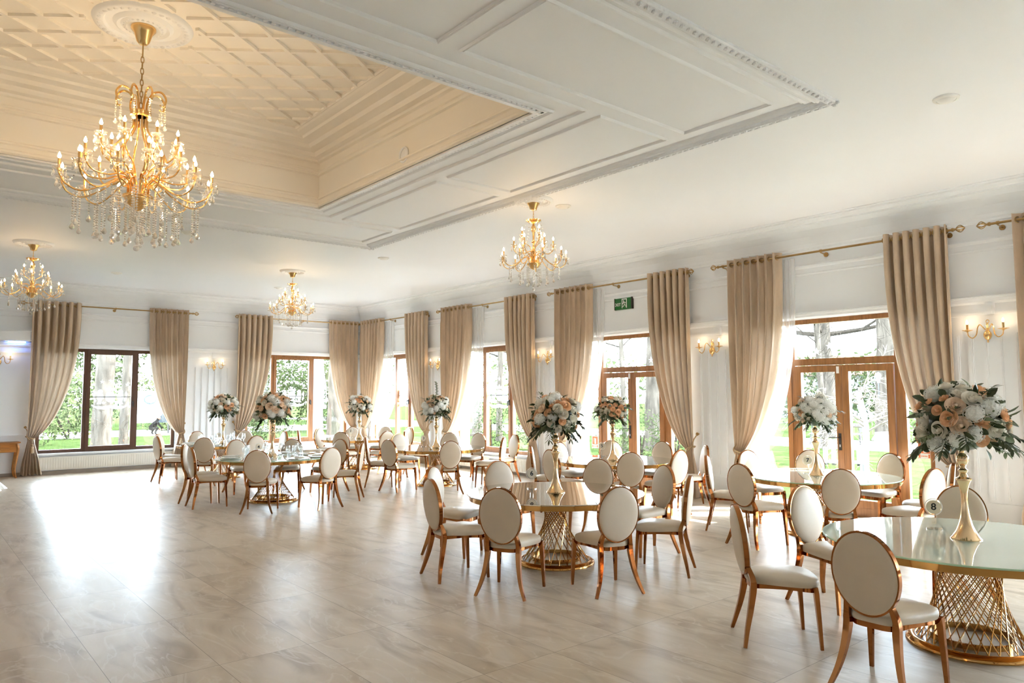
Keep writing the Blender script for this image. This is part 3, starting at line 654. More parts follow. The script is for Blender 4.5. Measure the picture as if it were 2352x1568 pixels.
for (p, rz, l) in [((XR, 3.115, 2.45), 0, 'brass two-arm sconce on the pier right of the door behind table 7'), ((XR, 7.126, 2.45), 0, 'brass two-arm sconce on the pier between the two doors'), ((XR, 11.148, 2.45), 0, 'brass two-arm sconce between the exit sign door and the window'),
                   ((XR, 15.20, 2.45), 0, 'brass two-arm sconce on the pier nearest the room corner'), ((6.157, YB, 2.47), PI/2, 'brass two-arm sconce between the two end wall windows'), ((1.62, YB, 2.49), PI/2, 'brass two-arm sconce under the header at the left edge'), ((XR, -0.95, 2.45), 0, 'brass two-arm sconce beyond the right edge of the picture')]:
    o = sc0 if first else dup(sc0, p, rz, l); o.location = p; o.rotation_euler = (0, 0, rz); o['label'] = l; o['group'] = 'brass wall sconces'; first = False

# ------------------------------------------------------------------ ceiling rosettes, detectors, chandeliers
def rosette(x, y, z, r, label):
    t = thing('ceiling_rosette', label, 'rosette', (x, y, z))
    b = MB(); b.lathe([(0.0, -0.03), (r*0.30, -0.03), (r*0.34, -0.045), (r*0.40, -0.03), (r*0.45, -0.02), (r*0.52, -0.035), (r*0.56, -0.025), (r*0.60, -0.006), (r*0.74, -0.006), (r*0.78, -0.03), (r*0.9, -0.04), (r*0.97, -0.025), (r, 0)], 48); b.build('ring', 'trimw', t, True)
    b = MB()
    for k in range(36):
        a = 2*PI*k/36; b.ball((r*0.86*math.cos(a), r*0.86*math.sin(a), -0.036), r*0.055, 6, 4, 0.5)
    for k in range(24):
        a = 2*PI*k/24; b.ball((r*0.37*math.cos(a), r*0.37*math.sin(a), -0.036), r*0.035, 6, 4, 0.6)
    b.build('leaf_relief', 'ornate', t, True)
rosette(1.565, 7.10, ZK, 0.42, 'large carved plaster rosette above the big chandelier')
rosette(6.33, 7.10, ZC, 0.26, 'plaster rosette above the chandelier by the long wall')
rosette(6.11, 14.33, ZC, 0.26, 'plaster rosette above the most distant chandelier')
rosette(1.61, 14.36, ZC, 0.30, 'plaster rosette above the chandelier at the left edge')
DET = [(6.90, 2.31, 'round white ceiling speaker at the upper right, nearest us'), (6.84, 7.06, 'round white ceiling speaker right of the chandelier by the long wall'), (6.84, 11.9, 'round white ceiling speaker between the two right-hand chandeliers'), (3.36, 11.93, 'round white ceiling speaker right below the big chandelier'), (3.35, 16.81, 'round white ceiling speaker above the dark brown window'), (6.80, 16.75, 'round white ceiling speaker behind the most distant chandelier')]
for x, y, l in DET:
    t = thing('ceiling_speaker', l, 'ceiling speaker', (x, y, ZC), 0, 'round white ceiling speakers')
    b = MB(); b.lathe([(0.105, 0), (0.105, -0.012), (0.098, -0.018), (0.08, -0.02), (0.078, -0.012)], 24); b.build('ring', 'white', t, True)
    b = MB(); b.lathe([(0, -0.04), (0.05, -0.036), (0.07, -0.02), (0.075, -0.01)], 20); b.build('cover', 'white', t, True)
t = thing('wall_medallion', 'small round plaster medallion on the right side of the coffer', 'medallion', (CX1-0.001, 7.04, ZC+0.17))
b = MB(); b.tube([(-0.012, 0.085*math.cos(2*PI*q/28), 0.085*math.sin(2*PI*q/28)) for q in range(28)], 0.012, 6, closed=True); b.build('ring', 'trimw', t, True)
b = MB(); b.prism([(0.07*math.cos(2*PI*q/24), 0.07*math.sin(2*PI*q/24)) for q in range(24)], lambda a, c, d: (d, a, c), -0.008, 0); b.build('disc', 'trimw', t)

def strand_mesh(n, step, r, dr, dh):
    b = MB()
    for i in range(n): b.octa((0, 0, -step*(i+0.5)), r, r*0.95)
    b.drop(0, 0, -step*n, dr, dh, 6); return b.mesh('crystal_strand', 'crys')
def pendants_mesh(rad, n, h):
    b = MB()
    for k in range(n):
        a = 2*PI*k/n; x, y = rad*math.cos(a), rad*math.sin(a)
        b.octa((x, y, -0.012), 0.008); b.drop(x, y, -0.02, 0.0125, h, 5)
    return b.mesh('crystal_pendant', 'crys')
def bobeche_mesh(r):
    b = MB(); b.lathe([(0.012, -0.012), (r*0.5, -0.008), (r, 0.012), (r*1.05, 0.02), (r*0.9, 0.012), (r*0.4, 0.0), (0.012, 0.004)], 10); return b.mesh('bobeche', 'crys2')
def candle_mesh(h, r):
    b = MB(); b.tube([(0, 0, 0), (0, 0, h)], r, 7); b.lathe([(r*0.6, -0.03), (r*1.5, -0.012), (r*1.3, 0.004)], 7); return b.mesh('candle', 'chgold', True)
def bulb_mesh(r, h, mt='bulb'):
    b = MB(); flame(b, 0, 0, 0, r, h, 7); return b.mesh('bulb', mt, True)
def chain(b, x, y, z0, z1, s=0.02):
    n = max(2, int((z0-z1)/(s*1.5))); st = (z0-z1)/n
    for i in range(n):
        c = z0-(i+0.5)*st; pts = []
        for q in range(8):
            a = 2*PI*q/8; h = s*0.38*math.cos(a); v = st*0.66*math.sin(a)
            pts.append((x+(h if i % 2 else 0), y+(0 if i % 2 else h), c+v))
        b.tube(pts, s*0.12, 4, closed=True)
def candle_arms(t, tiers, hub, cm, bm_, bob, pen, ch):
    for (n, R, pts, ph) in tiers:
        for k in range(n):
            a = 2*PI*(k+ph)/n; ca, sa = math.cos(a), math.sin(a)
            b = MB(); b.tube(cr([(r*ca, r*sa, z) for r, z in pts], 5), 0.0075 if hub else 0.006, 6); arm = b.build('arm', 'chgold', t, True)
            zt = pts[-1][1]; loc = (R*ca, R*sa, zt)
            c_ = part('candle', cm, t, (loc[0], loc[1], zt+0.02)); part('bulb', bm_, c_, (0, 0, ch)); part('bobeche', bob, c_, (0, 0, 0.0)); part('crystal_pendant', pen, c_, (0, 0, 0.0))
def big_chandelier():
    t = thing('chandelier', 'large tiered gold chandelier with crystal strands under the coffer', 'chandelier', (1.565, 7.10, 0))
    b = MB(); b.lathe([(0.0, ZK-0.03), (0.105, ZK-0.03), (0.105, ZK-0.05), (0.075, ZK-0.09), (0.055, ZK-0.16), (0.035, ZK-0.185), (0, ZK-0.19)], 24); b.build('canopy', 'chgold', t, True)
    b = MB(); b.tube([(0, 0, ZK-0.19), (0, 0, ZK-0.26)], 0.007, 6); chain(b, 0, 0, ZK-0.25, 4.28, 0.034); b.build('chain', 'brass', t, True)
    b = MB(); b.lathe([(0.055, 4.255), (0.085, 4.26), (0.088, 4.30), (0.06, 4.305), (0.055, 4.255)], 20); b.build('collar', 'chgold', t, True)
    for k in range(8):                         # crown scrolls
        a = 2*PI*k/8+0.2; ca, sa = math.cos(a), math.sin(a)
        pts = [(0.05, 4.27), (0.055, 4.38), (0.10, 4.475), (0.17, 4.49), (0.215, 4.43), (0.20, 4.36), (0.165, 4.37)]
        b = MB(); b.tube(cr([(r*ca, r*sa, z) for r, z in pts], 5), [0.0095]*26+[0.007]*5, 6); b.build('crown_scroll', 'chgold', t, True)
    for k in range(8):                         # lyre bars
        a = 2*PI*k/8; ca, sa = math.cos(a), math.sin(a)
        pts = [(0.06, 4.27), (0.06, 4.16), (0.11, 4.06), (0.20, 3.95), (0.235, 3.84), (0.19, 3.72), (0.10, 3.62), (0.075, 3.52)]
        b = MB(); b.tube(cr([(r*ca, r*sa, z) for r, z in pts], 5), 0.0085, 6); b.build('lyre_bar', 'chgold', t, True)
    b = MB(); b.lathe([(0, 3.385), (0.012, 3.39), (0.05, 3.415), (0.085, 3.45), (0.105, 3.49), (0.108, 3.505), (0.125, 3.51), (0.125, 3.525), (0.09, 3.53), (0, 3.53)], 28); b.build('bowl', 'chgold', t, True)
    cm, bm_, bob, pen = candle_mesh(0.085, 0.0115), bulb_mesh(0.014, 0.058), bobeche_mesh(0.055), pendants_mesh(0.052, 5, 0.055)
    candle_arms(t, [(12, 0.62, [(0.085, 3.53), (0.10, 3.62), (0.17, 3.655), (0.30, 3.56), (0.45, 3.49), (0.57, 3.53), (0.615, 3.60), (0.62, 3.63)], 0.1),
                    (10, 0.46, [(0.075, 3.53), (0.085, 3.66), (0.15, 3.70), (0.27, 3.66), (0.39, 3.67), (0.45, 3.73), (0.46, 3.78)], 0.4),
                    (8, 0.33, [(0.06, 3.53), (0.07, 3.70), (0.13, 3.80), (0.23, 3.83), (0.31, 3.90), (0.33, 3.98)], 0.25)], True, cm, bm_, bob, pen, 0.085)
    s1, s2, s3 = strand_mesh(12, 0.022, 0.0115, 0.022, 0.065), strand_mesh(17, 0.022, 0.0115, 0.022, 0.065), strand_mesh(8, 0.021, 0.010, 0.019, 0.055)
    for (n, R, z, me) in ((16, 0.50, 3.50, s1), (16, 0.32, 3.55, s2), (12, 0.20, 3.56, s2), (8, 0.10, 3.50, s1), (10, 0.20, 4.38, s3)):
        for k in range(n): a = 2*PI*(k+0.5)/n+R*7; part('crystal_strand', me, t, (R*math.cos(a), R*math.sin(a), z), a)
    b = MB()
    for i in range(12): b.octa((0, 0, 3.37-i*0.019), 0.010, 0.0095)
    b.ball((0, 0, 3.05), 0.027, 10, 6); b.drop(0, 0, 3.16, 0.02, 0.07); b.build('bottom_pendant', 'crys', t)
    for k in range(12):                        # crystal swags between the tiers
        b = MB(); a0, a1 = 2*PI*k/12+0.05, 2*PI*(k+1)/12+0.05
        for i in range(1, 12):
            u = i/12; a = a0+(a1-a0)*u; R = 0.60; z = 3.62-0.10*math.sin(PI*u); b.octa((R*math.cos(a), R*math.sin(a), z), 0.0075)
        b.build('crystal_swag', 'crys', t)
    return t
big_chandelier()
def small_chandelier(loc, label):
    t = thing('chandelier', label, 'chandelier', (*loc, 0), 0.0, 'smaller gold crystal chandeliers')
    b = MB(); b.lathe([(0, ZC-0.03), (0.085, ZC-0.03), (0.085, ZC-0.045), (0.06, ZC-0.08), (0.045, ZC-0.13), (0.02, ZC-0.14), (0, ZC-0.14)], 20); b.build('canopy', 'chgold', t, True)
    b = MB(); b.tube([(0, 0, ZC-0.14), (0, 0, ZC-0.19)], 0.005, 5); chain(b, 0, 0, ZC-0.185, 4.035, 0.024); b.build('chain', 'chgold', t, True)
    b = MB(); b.lathe([(0, 3.985), (0.03, 3.99), (0.085, 4.01), (0.105, 4.03), (0.09, 4.03), (0.03, 4.005), (0.012, 4.03), (0, 4.03)], 16); b.build('top_dish', 'chgold', t, True)
    b = MB(); b.lathe([(0, 3.42), (0.02, 3.43), (0.018, 3.52), (0.032, 3.55), (0.014, 3.58), (0.03, 3.62), (0.013, 3.65), (0.013, 3.72), (0.03, 3.74), (0.013, 3.77), (0.016, 3.86), (0.036, 3.90), (0.03, 3.94), (0.014, 3.97), (0.014, 4.0), (0, 4.0)], 12); b.build('stem', 'chgold', t, True)
    b = MB(); b.lathe([(0, 3.365), (0.012, 3.37), (0.05, 3.39), (0.085, 3.425), (0.092, 3.45), (0.07, 3.455), (0, 3.45)], 20); b.build('bowl', 'chgold', t, True)
    cm, bm_, bob, pen = candle_mesh(0.075, 0.0095), bulb_mesh(0.0125, 0.052, 'bulb2'), bobeche_mesh(0.042), pendants_mesh(0.04, 4, 0.045)
    candle_arms(t, [(9, 0.43, [(0.06, 3.45), (0.075, 3.52), (0.13, 3.535), (0.24, 3.44), (0.34, 3.40), (0.41, 3.44), (0.43, 3.49)], 0.1),
                    (6, 0.26, [(0.03, 3.46), (0.05, 3.57), (0.10, 3.60), (0.19, 3.58), (0.25, 3.62), (0.26, 3.665)], 0.35),
                    (3, 0.15, [(0.02, 3.50), (0.04, 3.66), (0.09, 3.71), (0.14, 3.75), (0.15, 3.80)], 0.15)], False, cm, bm_, bob, pen, 0.075)
    s1, s2 = strand_mesh(11, 0.020, 0.010, 0.018, 0.055), strand_mesh(6, 0.020, 0.010, 0.018, 0.055)
    for (n, R, z, me) in ((9, 0.33, 3.40, s2), (8, 0.19, 3.44, s1), (6, 0.085, 3.42, s1)):
        for k in range(n): a = 2*PI*(k+0.5)/n+R*5; part('crystal_strand', me, t, (R*math.cos(a), R*math.sin(a), z), a)
    for k in range(6):
        a = 2*PI*k/6+0.3; b = MB()
        for i in range(16):
            u = i/15; R = 0.10+0.14*u; z = 4.01-0.42*u-0.10*math.sin(PI*u); b.octa((R*math.cos(a), R*math.sin(a), z), 0.007)
        b.build('crystal_swag', 'crys', t)
    b = MB()
    for i in range(8): b.octa((0, 0, 3.36-i*0.019), 0.008)
    b.ball((0, 0, 3.11), 0.022, 8, 5); b.drop(0, 0, 3.20, 0.016, 0.06); b.build('bottom_pendant', 'crys', t)
    return t
small_chandelier((6.33, 7.10), 'gold crystal chandelier hanging before the windows, right of the coffer')
c3 = small_chandelier((6.11, 14.33), 'gold crystal chandelier farthest away, before the end wall')
c1 = small_chandelier((1.61, 14.36), 'gold crystal chandelier at the left edge above the brown curtain')

# ------------------------------------------------------------------ tables
ZTOP = 0.715
def make_table(kind, both, Rt, twist):
    t = thing('dining_table', '', 'table')
    b = MB(); b.lathe([(0, ZTOP-0.013), (0.918, ZTOP-0.013), (0.922, ZTOP-0.010), (0.922, ZTOP-0.003), (0.919, ZTOP), (0, ZTOP)], 72); top = b.build('glass_top', kind, t, True)
    if kind == 'glasstop':
        b = MB(); b.lathe([(0.9205, ZTOP-0.0125), (0.9235, ZTOP-0.011), (0.9235, ZTOP-0.002), (0.9205, ZTOP-0.0005)], 72); b.build('glass_edge', 'gedge', top, True)
    b = MB(); b.lathe([(0.3, ZTOP-0.062), (0.895, ZTOP-0.062), (0.90, ZTOP-0.06), (0.90, ZTOP-0.0135), (0.3, ZTOP-0.0135), (0.3, ZTOP-0.062)], 72); b.build('apron', 'gold', t, True)
    b = MB(); b.lathe([(0, ZTOP-0.055), (0.31, ZTOP-0.055), (0.31, ZTOP-0.02), (0, ZTOP-0.02)], 32); b.build('under_plate', 'dark', t)
    b = MB(); b.lathe([(0.345, 0.036), (0.355, 0.042), (0.365, 0.042), (0.398, 0.022), (0.402, 0.014), (0.402, 0.0), (0.0, 0.0), (0, 0.028), (0.345, 0.028), (0.345, 0.036)], 64); b.build('base_ring', 'gold', t, True)
    b = MB(); b.lathe([(0.0, 0.029), (0.343, 0.029), (0.343, 0.037), (0, 0.037)], 48); b.build('base_plate', 'marble', t)
    b = MB(); b.lathe([(0.255, 0.033), (0.262, 0.033), (0.262, 0.075), (0.255, 0.075), (0.255, 0.033)], 48); b.build('inner_ring', 'gold', t, True)
    b = MB(); n = (32 if Rt > 0.2 else 24) if both else 44; Rb = 0.335
    for fam in ((1, -1) if both else (1,)):
        for k in range(n):
            a = 2*PI*k/n; c = a+fam*twist
            b.tube([(Rb*math.cos(a), Rb*math.sin(a), 0.034), (Rt*math.cos(c), Rt*math.sin(c), ZTOP-0.055)], 0.0042, 5, cap=False)
    b.build('pedestal_lattice', 'gold', t, True)
    return t
TABLES = {8: (5.74, 1.93, 'glasstop'), 7: (8.80, 4.57, 'glasstop'), 6: (5.29, 5.62, 'mirrortop'), 5: (8.58, 7.77, 'mirrortop'), 4: (4.83, 11.95, 'glasstop'), 3: (8.05, 11.9, 'mirrortop'), 2: (8.47, 15.76, 'mirrortop'), 1: (5.35, 16.05, 'mirrortop')}
KT = {'g8': make_table('glasstop', True, 0.25, math.radians(92)), 'm6': make_table('mirrortop', True, 0.175, math.radians(122)), 'g4': make_table('glasstop', False, 0.21, math.radians(128))}
protos = dict(KT); usedp = set()
TL = {8: 'round table with pale glass top carrying number 8, nearest us at the right', 7: 'round table with pale glass top carrying number 7 before the brown door', 6: 'round table with bronze mirror top carrying number 6 in the middle', 5: 'round table with mirror top carrying number 5 before the exit door', 4: 'round glass table laid with plates and glasses carrying number 4', 3: 'round table with mirror top carrying number 3 before the window', 2: 'round table with mirror top carrying number 2 in the room corner', 1: 'round table laid with plates and glasses carrying number 1 by the end wall'}
for n, (x, y, k) in TABLES.items():
    key = 'g4' if n == 4 else ('g8' if k == 'glasstop' else 'm6')
    if key in usedp: o = dup(protos[key], (x, y, 0))
    else: o = protos[key]; usedp.add(key)
    o.location = (x, y, 0); o.rotation_euler = (0, 0, n*0.37); o['label'] = TL[n]; o['group'] = 'round dining tables'

# ------------------------------------------------------------------ chairs
def make_chair():
    t = thing('dining_chair', '', 'chair')       # faces +x, origin on the floor between the feet
    def outline(off, n=48):
        pts = []
        for i in range(n):
            a = 2*PI*i/n; c, s = math.cos(a), math.sin(a); p = 0.42
            x = math.copysign(abs(c)**p, c); y = math.copysign(abs(s)**p, s)
            wy = 0.138+(x+1)/2*0.092; X = -0.195+(x+1)/2*0.445
            X += (0.018*(1-y*y) if x > 0.5 else 0); pts.append(((X-0.03)*(1+off)+0.03, y*wy*(1+off)))
        return pts
    b = MB(); n = 48; rings = [(0.0, 0.412), (0.02, 0.425), (0.025, 0.445), (0.0, 0.462), (-0.10, 0.475), (-0.35, 0.485), (-0.7, 0.489)]; vs = []; 
    for off, z in rings:
        for (x, y) in outline(off, n): vs.append((x, y, z-0.010*abs(math.sin((x+0.1)*7))*(1 if off > -0.2 else 0.3)))
    vs.append((0.03, 0, 0.490)); fs = []
    for r in range(len(rings)-1):
        for i in range(n): fs.append((r*n+i, r*n+(i+1) % n, (r+1)*n+(i+1) % n, (r+1)*n+i))
    last = (len(rings)-1)*n; fs += [(last+i, last+(i+1) % n, len(vs)-1) for i in range(n)]; fs.append(tuple(reversed(range(n))))
    b.add(vs, fs); b.build('seat', 'leather', t, 60)
    b = MB(); o1, o2 = outline(-0.02, n), outline(-0.10, n); vs = []
    for z, o_ in ((0.413, o1), (0.372, o1), (0.372, o2), (0.413, o2)):
        for (x, y) in o_: vs.append((x, y, z+(0.012*math.sin((x+0.2)*8) if z < 0.4 else 0)))
    fs = [(r*n+i, r*n+(i+1) % n, ((r+1) % 4)*n+(i+1) % n, ((r+1) % 4)*n+i) for r in range(4) for i in range(n)]
    b.add(vs, fs); b.build('seat_frame', 'rose', t, 35)
    for s in (-1, 1):
        b = MB(); b.bar([(0.215, s*0.205, 0.41), (0.222, s*0.208, 0.37), (0.235, s*0.216, 0.18), (0.245, s*0.222, 0.0)], [(0.040, 0.034), (0.038, 0.032), (0.030, 0.026), (0.022, 0.020)]); b.build('leg', 'rose', t, 30)
        pts = cr([(-0.262, s*0.228, 0), (-0.236, s*0.186, 0.11), (-0.206, s*0.158, 0.23), (-0.182, s*0.143, 0.36), (-0.180, s*0.143, 0.43), (-0.196, s*0.135, 0.485), (-0.216, s*0.125, 0.535)], 3)
        ws = [(0.022+0.018*min(1, i/9), 0.022+0.020*min(1, i/9)) if i < 12 else (0.036-0.010*(i-11)/7, 0.040-0.012*(i-11)/7) for i in range(len(pts))]
        b = MB(); b.bar(pts, ws); b.build('leg', 'rose', t, 30)
    # oval back: padded front and rear faces inside a metal band
    ax, az, zc = 0.192, 0.240, 0.69
    def P(fr, an, dep): 
        y, z = ax*fr*math.cos(an), az*fr*math.sin(an); return (-0.237-0.115*z+dep, y, zc+z)
    n = 48; b = MB(); vs = []; fs = []
    for front, prof in ((1, [(0.985, 0.012), (0.97, 0.024), (0.90, 0.034), (0.70, 0.043), (0.40, 0.048), (0.12, 0.050)]), (-1, [(0.985, -0.012), (0.97, -0.018), (0.90, -0.024), (0.70, -0.028), (0.40, -0.030), (0.12, -0.031)])):
        o = len(vs)
        for fr, dp in prof:
            for i in range(n): vs.append(P(fr, 2*PI*i/n, dp))
        for r in range(len(prof)-1):
            for i in range(n): fs.append((o+r*n+i, o+r*n+(i+1) % n, o+(r+1)*n+(i+1) % n, o+(r+1)*n+i))
        fs.append(tuple(o+(len(prof)-1)*n+i for i in range(n)))
    b.add(vs, fs); b.build('backrest', 'leather', t, 50)
    b = MB(); vs = []; prof = [(1.0, 0.018), (1.028, 0.018), (1.028, -0.016), (1.0, -0.016), (0.975, -0.014), (0.975, 0.014)]; fs = []
    for fr, dp in prof:
        for i in range(n): vs.append(P(fr, 2*PI*i/n, dp))
    for r in range(6):
        for i in range(n): fs.append((r*n+i, r*n+(i+1) % n, ((r+1) % 6)*n+(i+1) % n, ((r+1) % 6)*n+i))
    b.add(vs, fs); b.build('back_rim', 'rose', t, 35)
    return t
CH = [(8, 4.56, 1.98, -2, 'chair nearest us, back turned, left of the table 8 pedestal'), (8, 4.84, 2.87, -46, 'chair seen edge-on at the left of table 8'), (8, 5.97, 3.03, -102, 'chair facing us behind the left end of table 8'), (8, 6.79, 2.31, -160, 'chair half hidden behind the vase and number 8'), (8, 5.20, 0.98, 62, 'chair cut by the right edge, only its seat corner showing by table 8'),
(7, 7.65, 4.74, -9, 'chair with its back to us at the left of table 7'), (7, 7.89, 3.9, 35, 'chair with its back to us in front of table 7'), (7, 9.17, 5.61, -109, 'brightly sunlit chair behind the left end of table 7'), (7, 9.74, 5.16, -147, 'chair behind table 7 with number 7 in front of it'), (7, 9.9, 4.32, 168, 'chair facing us behind the right half of table 7'), (7, 9.18, 3.46, 109, 'chair turned edge-on between table 7 and the vase of table 8'), (7, 8.51, 3.37, 76, 'white lit chair at the right end of table 7, before the edge-on one'), (7, 8.24, 5.51, -60, 'chair seen edge-on at the far left end of table 7'),
(6, 4.22, 5.06, 28, 'chair with its back to us at the front left of table 6'), (6, 4.91, 4.56, 70, 'chair with its back to us at the front right of table 6'), (6, 4.17, 5.84, -11, 'chair seen edge-on at the left of table 6'), (6, 4.74, 6.68, -62, 'chair at the back left of table 6, behind the edge-on one'), (6, 5.55, 6.71, -103, 'chair facing us behind table 6, left of number 6'), (6, 6.48, 6.22, -153, 'chair facing us behind table 6, right of the vase'), (6, 6.39, 5.32, 165, 'chair facing left at the right of table 6'), (6, 5.84, 4.64, 119, 'chair seen edge-on at the right front of table 6'),
(5, 9.47, 7.01, 140, 'chair seen edge-on behind the right end of table 5'), (5, 8.58, 6.77, 89, 'brightly lit chair at the right of table 5, back to us'), (5, 7.95, 6.95, 51, 'chair with its back to us in front of table 5'), (5, 9.71, 7.89, -173, 'chair facing us before the right door leaf behind table 5'), (5, 9.39, 8.55, -135, 'chair facing us behind the vase of table 5'), (5, 8.54, 8.69, -86, 'chair at the back left of table 5, behind the vase of table 6'), (5, 7.56, 7.83, -5, 'chair with its back to us at the left of table 5'), (5, 7.8, 8.46, -42, 'chair seen edge-on left of table 5, above number 6'),
(3, 7.53, 10.77, 65, 'chair with its back to us in front of table 3'), (3, 8.85, 12.68, -136, 'chair behind table 3, right of its vase'), (3, 9.12, 12.2, -164, 'chair facing us behind the right end of table 3'), (3, 8.7, 11.02, 127, 'brightly lit chair at the right front of table 3'), (3, 9.37, 11.45, 168, 'chair seen edge-on at the far right of table 3'), (3, 8.05, 13.08, -92, 'chair facing us behind the left end of table 3'), (3, 8.9, 13.95, -40, 'thin edge-on chair left of number 3'), (3, 7.05, 11.66, 14, 'chair with its back to us at the left front of table 3'), (3, 7.1, 12.45, -30, 'edge-on white chair at the left of table 3'),
(2, 9.62, 15.8, -178, 'chair facing left at the right end of table 2'), (2, 8.42, 14.63, 86, 'brightly lit chair in front of table 2 at the right'), (2, 9.41, 16.4, -144, 'chair behind table 2 at its right'), (2, 7.68, 14.99, 43, 'chair with its back to us at the left front of table 2'), (2, 8.06, 16.66, -64, 'chair facing us at the back left of table 2'), (2, 8.86, 16.81, -109, 'chair behind table 2 beside its vase'), (2, 7.4, 16.23, -24, 'edge-on chair at the far left of table 2'),
(4, 3.78, 12.01, -3, 'chair at the left of table 4 with its back to us'), (4, 4.22, 10.95, 58, 'chair with its back to us in front of table 4'), (4, 5.09, 10.73, 101, 'chair at the right front of table 4, lit from the right'), (4, 5.79, 11.24, 143, 'chair seen edge-on at the right of table 4'), (4, 6.0, 12.29, -163, 'chair facing left behind the right end of table 4'), (4, 4.77, 13.29, -87, 'chair facing us behind table 4, left of number 4'), (4, 3.86, 12.62, -33, 'chair at the back left of table 4'), (4, 5.49, 12.87, -125, 'chair facing us behind the glasses of table 4'),
(1, 5.52, 14.94, 99, 'chair at table 1 seen behind number 4'), (1, 4.67, 14.9, 59, 'chair with its back to us in front of table 1'), (1, 4.26, 15.96, 5, 'chair at the left of table 1 nearest the dark window'), (1, 4.49, 16.77, -40, 'chair at the left of table 1 hidden behind another chair'), (1, 6.47, 16.06, -179, 'edge-on chair at the right of table 1'), (1, 5.25, 17.17, -85, 'chair behind the vase of table 1'), (1, 6.05, 16.92, -129, 'chair behind table 1 at its right')]
ch0 = make_chair()
for i, (tb, x, y, a, l) in enumerate(CH):
    o = ch0 if i == 0 else dup(ch0, (0, 0, 0))
    o.location = (x, y, 0); o.rotation_euler = (0, 0, math.radians(a)); o['label'] = 'ivory oval '+l; o['group'] = 'rose gold dining chairs'

# ------------------------------------------------------------------ vases, flowers
def rose_mesh(name, mt, seed, open_=1.0):
    rg = random.Random(seed); b = MB()
    for l, (n, r, h) in enumerate([(3, 0.22, 0.95), (4, 0.40, 1.0), (5, 0.62, 0.92), (6, 0.86, 0.72), (6, 1.0, 0.50)]):
        for k in range(n):
            th = 2*PI*(k+0.37*l+rg.uniform(-.1, .1))/n; wd = 1.25*2*PI/n*0.5+0.25; NA, NB = 5, 5; vs = []
            for j in range(NB+1):
                v = j/NB
                for i in range(NA+1):
                    u = -1+2*i/NA
                    rr = r*(0.25+0.75*math.sin(min(1, v*1.1)*PI/2))*(1+0.10*open_*v*v*(l > 1)); rr += 0.10*open_*max(0, v-0.7)*(l > 1)
                    edge = math.sqrt(max(0.0, 1-abs(u)**3*v**3)); an = th+u*wd*(0.55+0.45*math.sin(PI*min(1, v*0.9+0.1)))
                    z = h*v*(0.86+0.14*edge)-0.30*open_*max(0, v-0.75)*(l > 2)
                    vs.append((rr*math.cos(an), rr*math.sin(an), z-0.35))
            b.add(vs, [(j*(NA+1)+i, j*(NA+1)+i+1, (j+1)*(NA+1)+i+1, (j+1)*(NA+1)+i) for j in range(NB) for i in range(NA)])
    b.lathe([(0.30, -0.3), (0.24, 0.2), (0.17, 0.42), (0.08, 0.52), (0, 0.50)], 10)
    me = bpy.data.meshes.new(name); me.from_pydata(b.v, [], b.f); me.materials.append(M[mt]); me.polygons.foreach_set('use_smooth', [True]*len(b.f)); return me
def hyd_mesh(seed):
    rg = random.Random(seed); b = MB(); n = 64
    for k in range(n):
        z = 1-1.55*(k+0.5)/n; r = math.sqrt(max(0, 1-z*z)); a = k*2.39996
        d = Vector((r*math.cos(a), r*math.sin(a), z)); u = d.orthogonal().normalized(); v = d.cross(u); ro = rg.uniform(0, 2*PI); c = d*rg.uniform(0.88, 1.05)
        for q in range(4):
            an = ro+q*PI/2; e = u*math.cos(an)+v*math.sin(an); f = u*math.cos(an+PI/2)+v*math.sin(an+PI/2)
            b.add([c, c+e*0.13+f*0.09+d*0.04, c+e*0.24+d*0.02, c+e*0.13-f*0.09+d*0.04], [(0, 1, 2, 3)])
    b.ball((0, 0, 0), 0.82, 10, 6)
    me = bpy.data.meshes.new('hydrangea'); me.from_pydata(b.v, [], b.f); me.materials.append(M['hyd']); return me
FL = [('rose', rose_mesh('rose', 'peach', 1)), ('rose', rose_mesh('rose', 'blush', 2, 0.7)), ('rose', rose_mesh('rose', 'cream', 3, 0.9)), ('hydrangea', hyd_mesh(4)), ('rose', rose_mesh('rose', 'peach', 5, 0.4)), ('rose', rose_mesh('rose', 'cream', 6, 0.5))]
def leaf(b, p, d, nrm, ln, wd, curl=0.15):
    d = d.normalized(); s = d.cross(nrm); s = s.normalized() if s.length > 1e-6 else d.orthogonal().normalized(); n_ = s.cross(d)
    prof = [(0, 0.08), (0.3, 0.85), (0.6, 1.0), (0.85, 0.6), (1.0, 0.05)]; vs = []
    for t_, w_ in prof:
        c = p+d*ln*t_-n_*curl*ln*t_*t_; vs += [c-s*wd*w_*0.5+n_*wd*0.12*w_, c, c+s*wd*w_*0.5+n_*wd*0.12*w_]
    b.add(vs, [(i*3+j, i*3+j+1, (i+1)*3+j+1, (i+1)*3+j) for i in range(4) for j in range(2)])
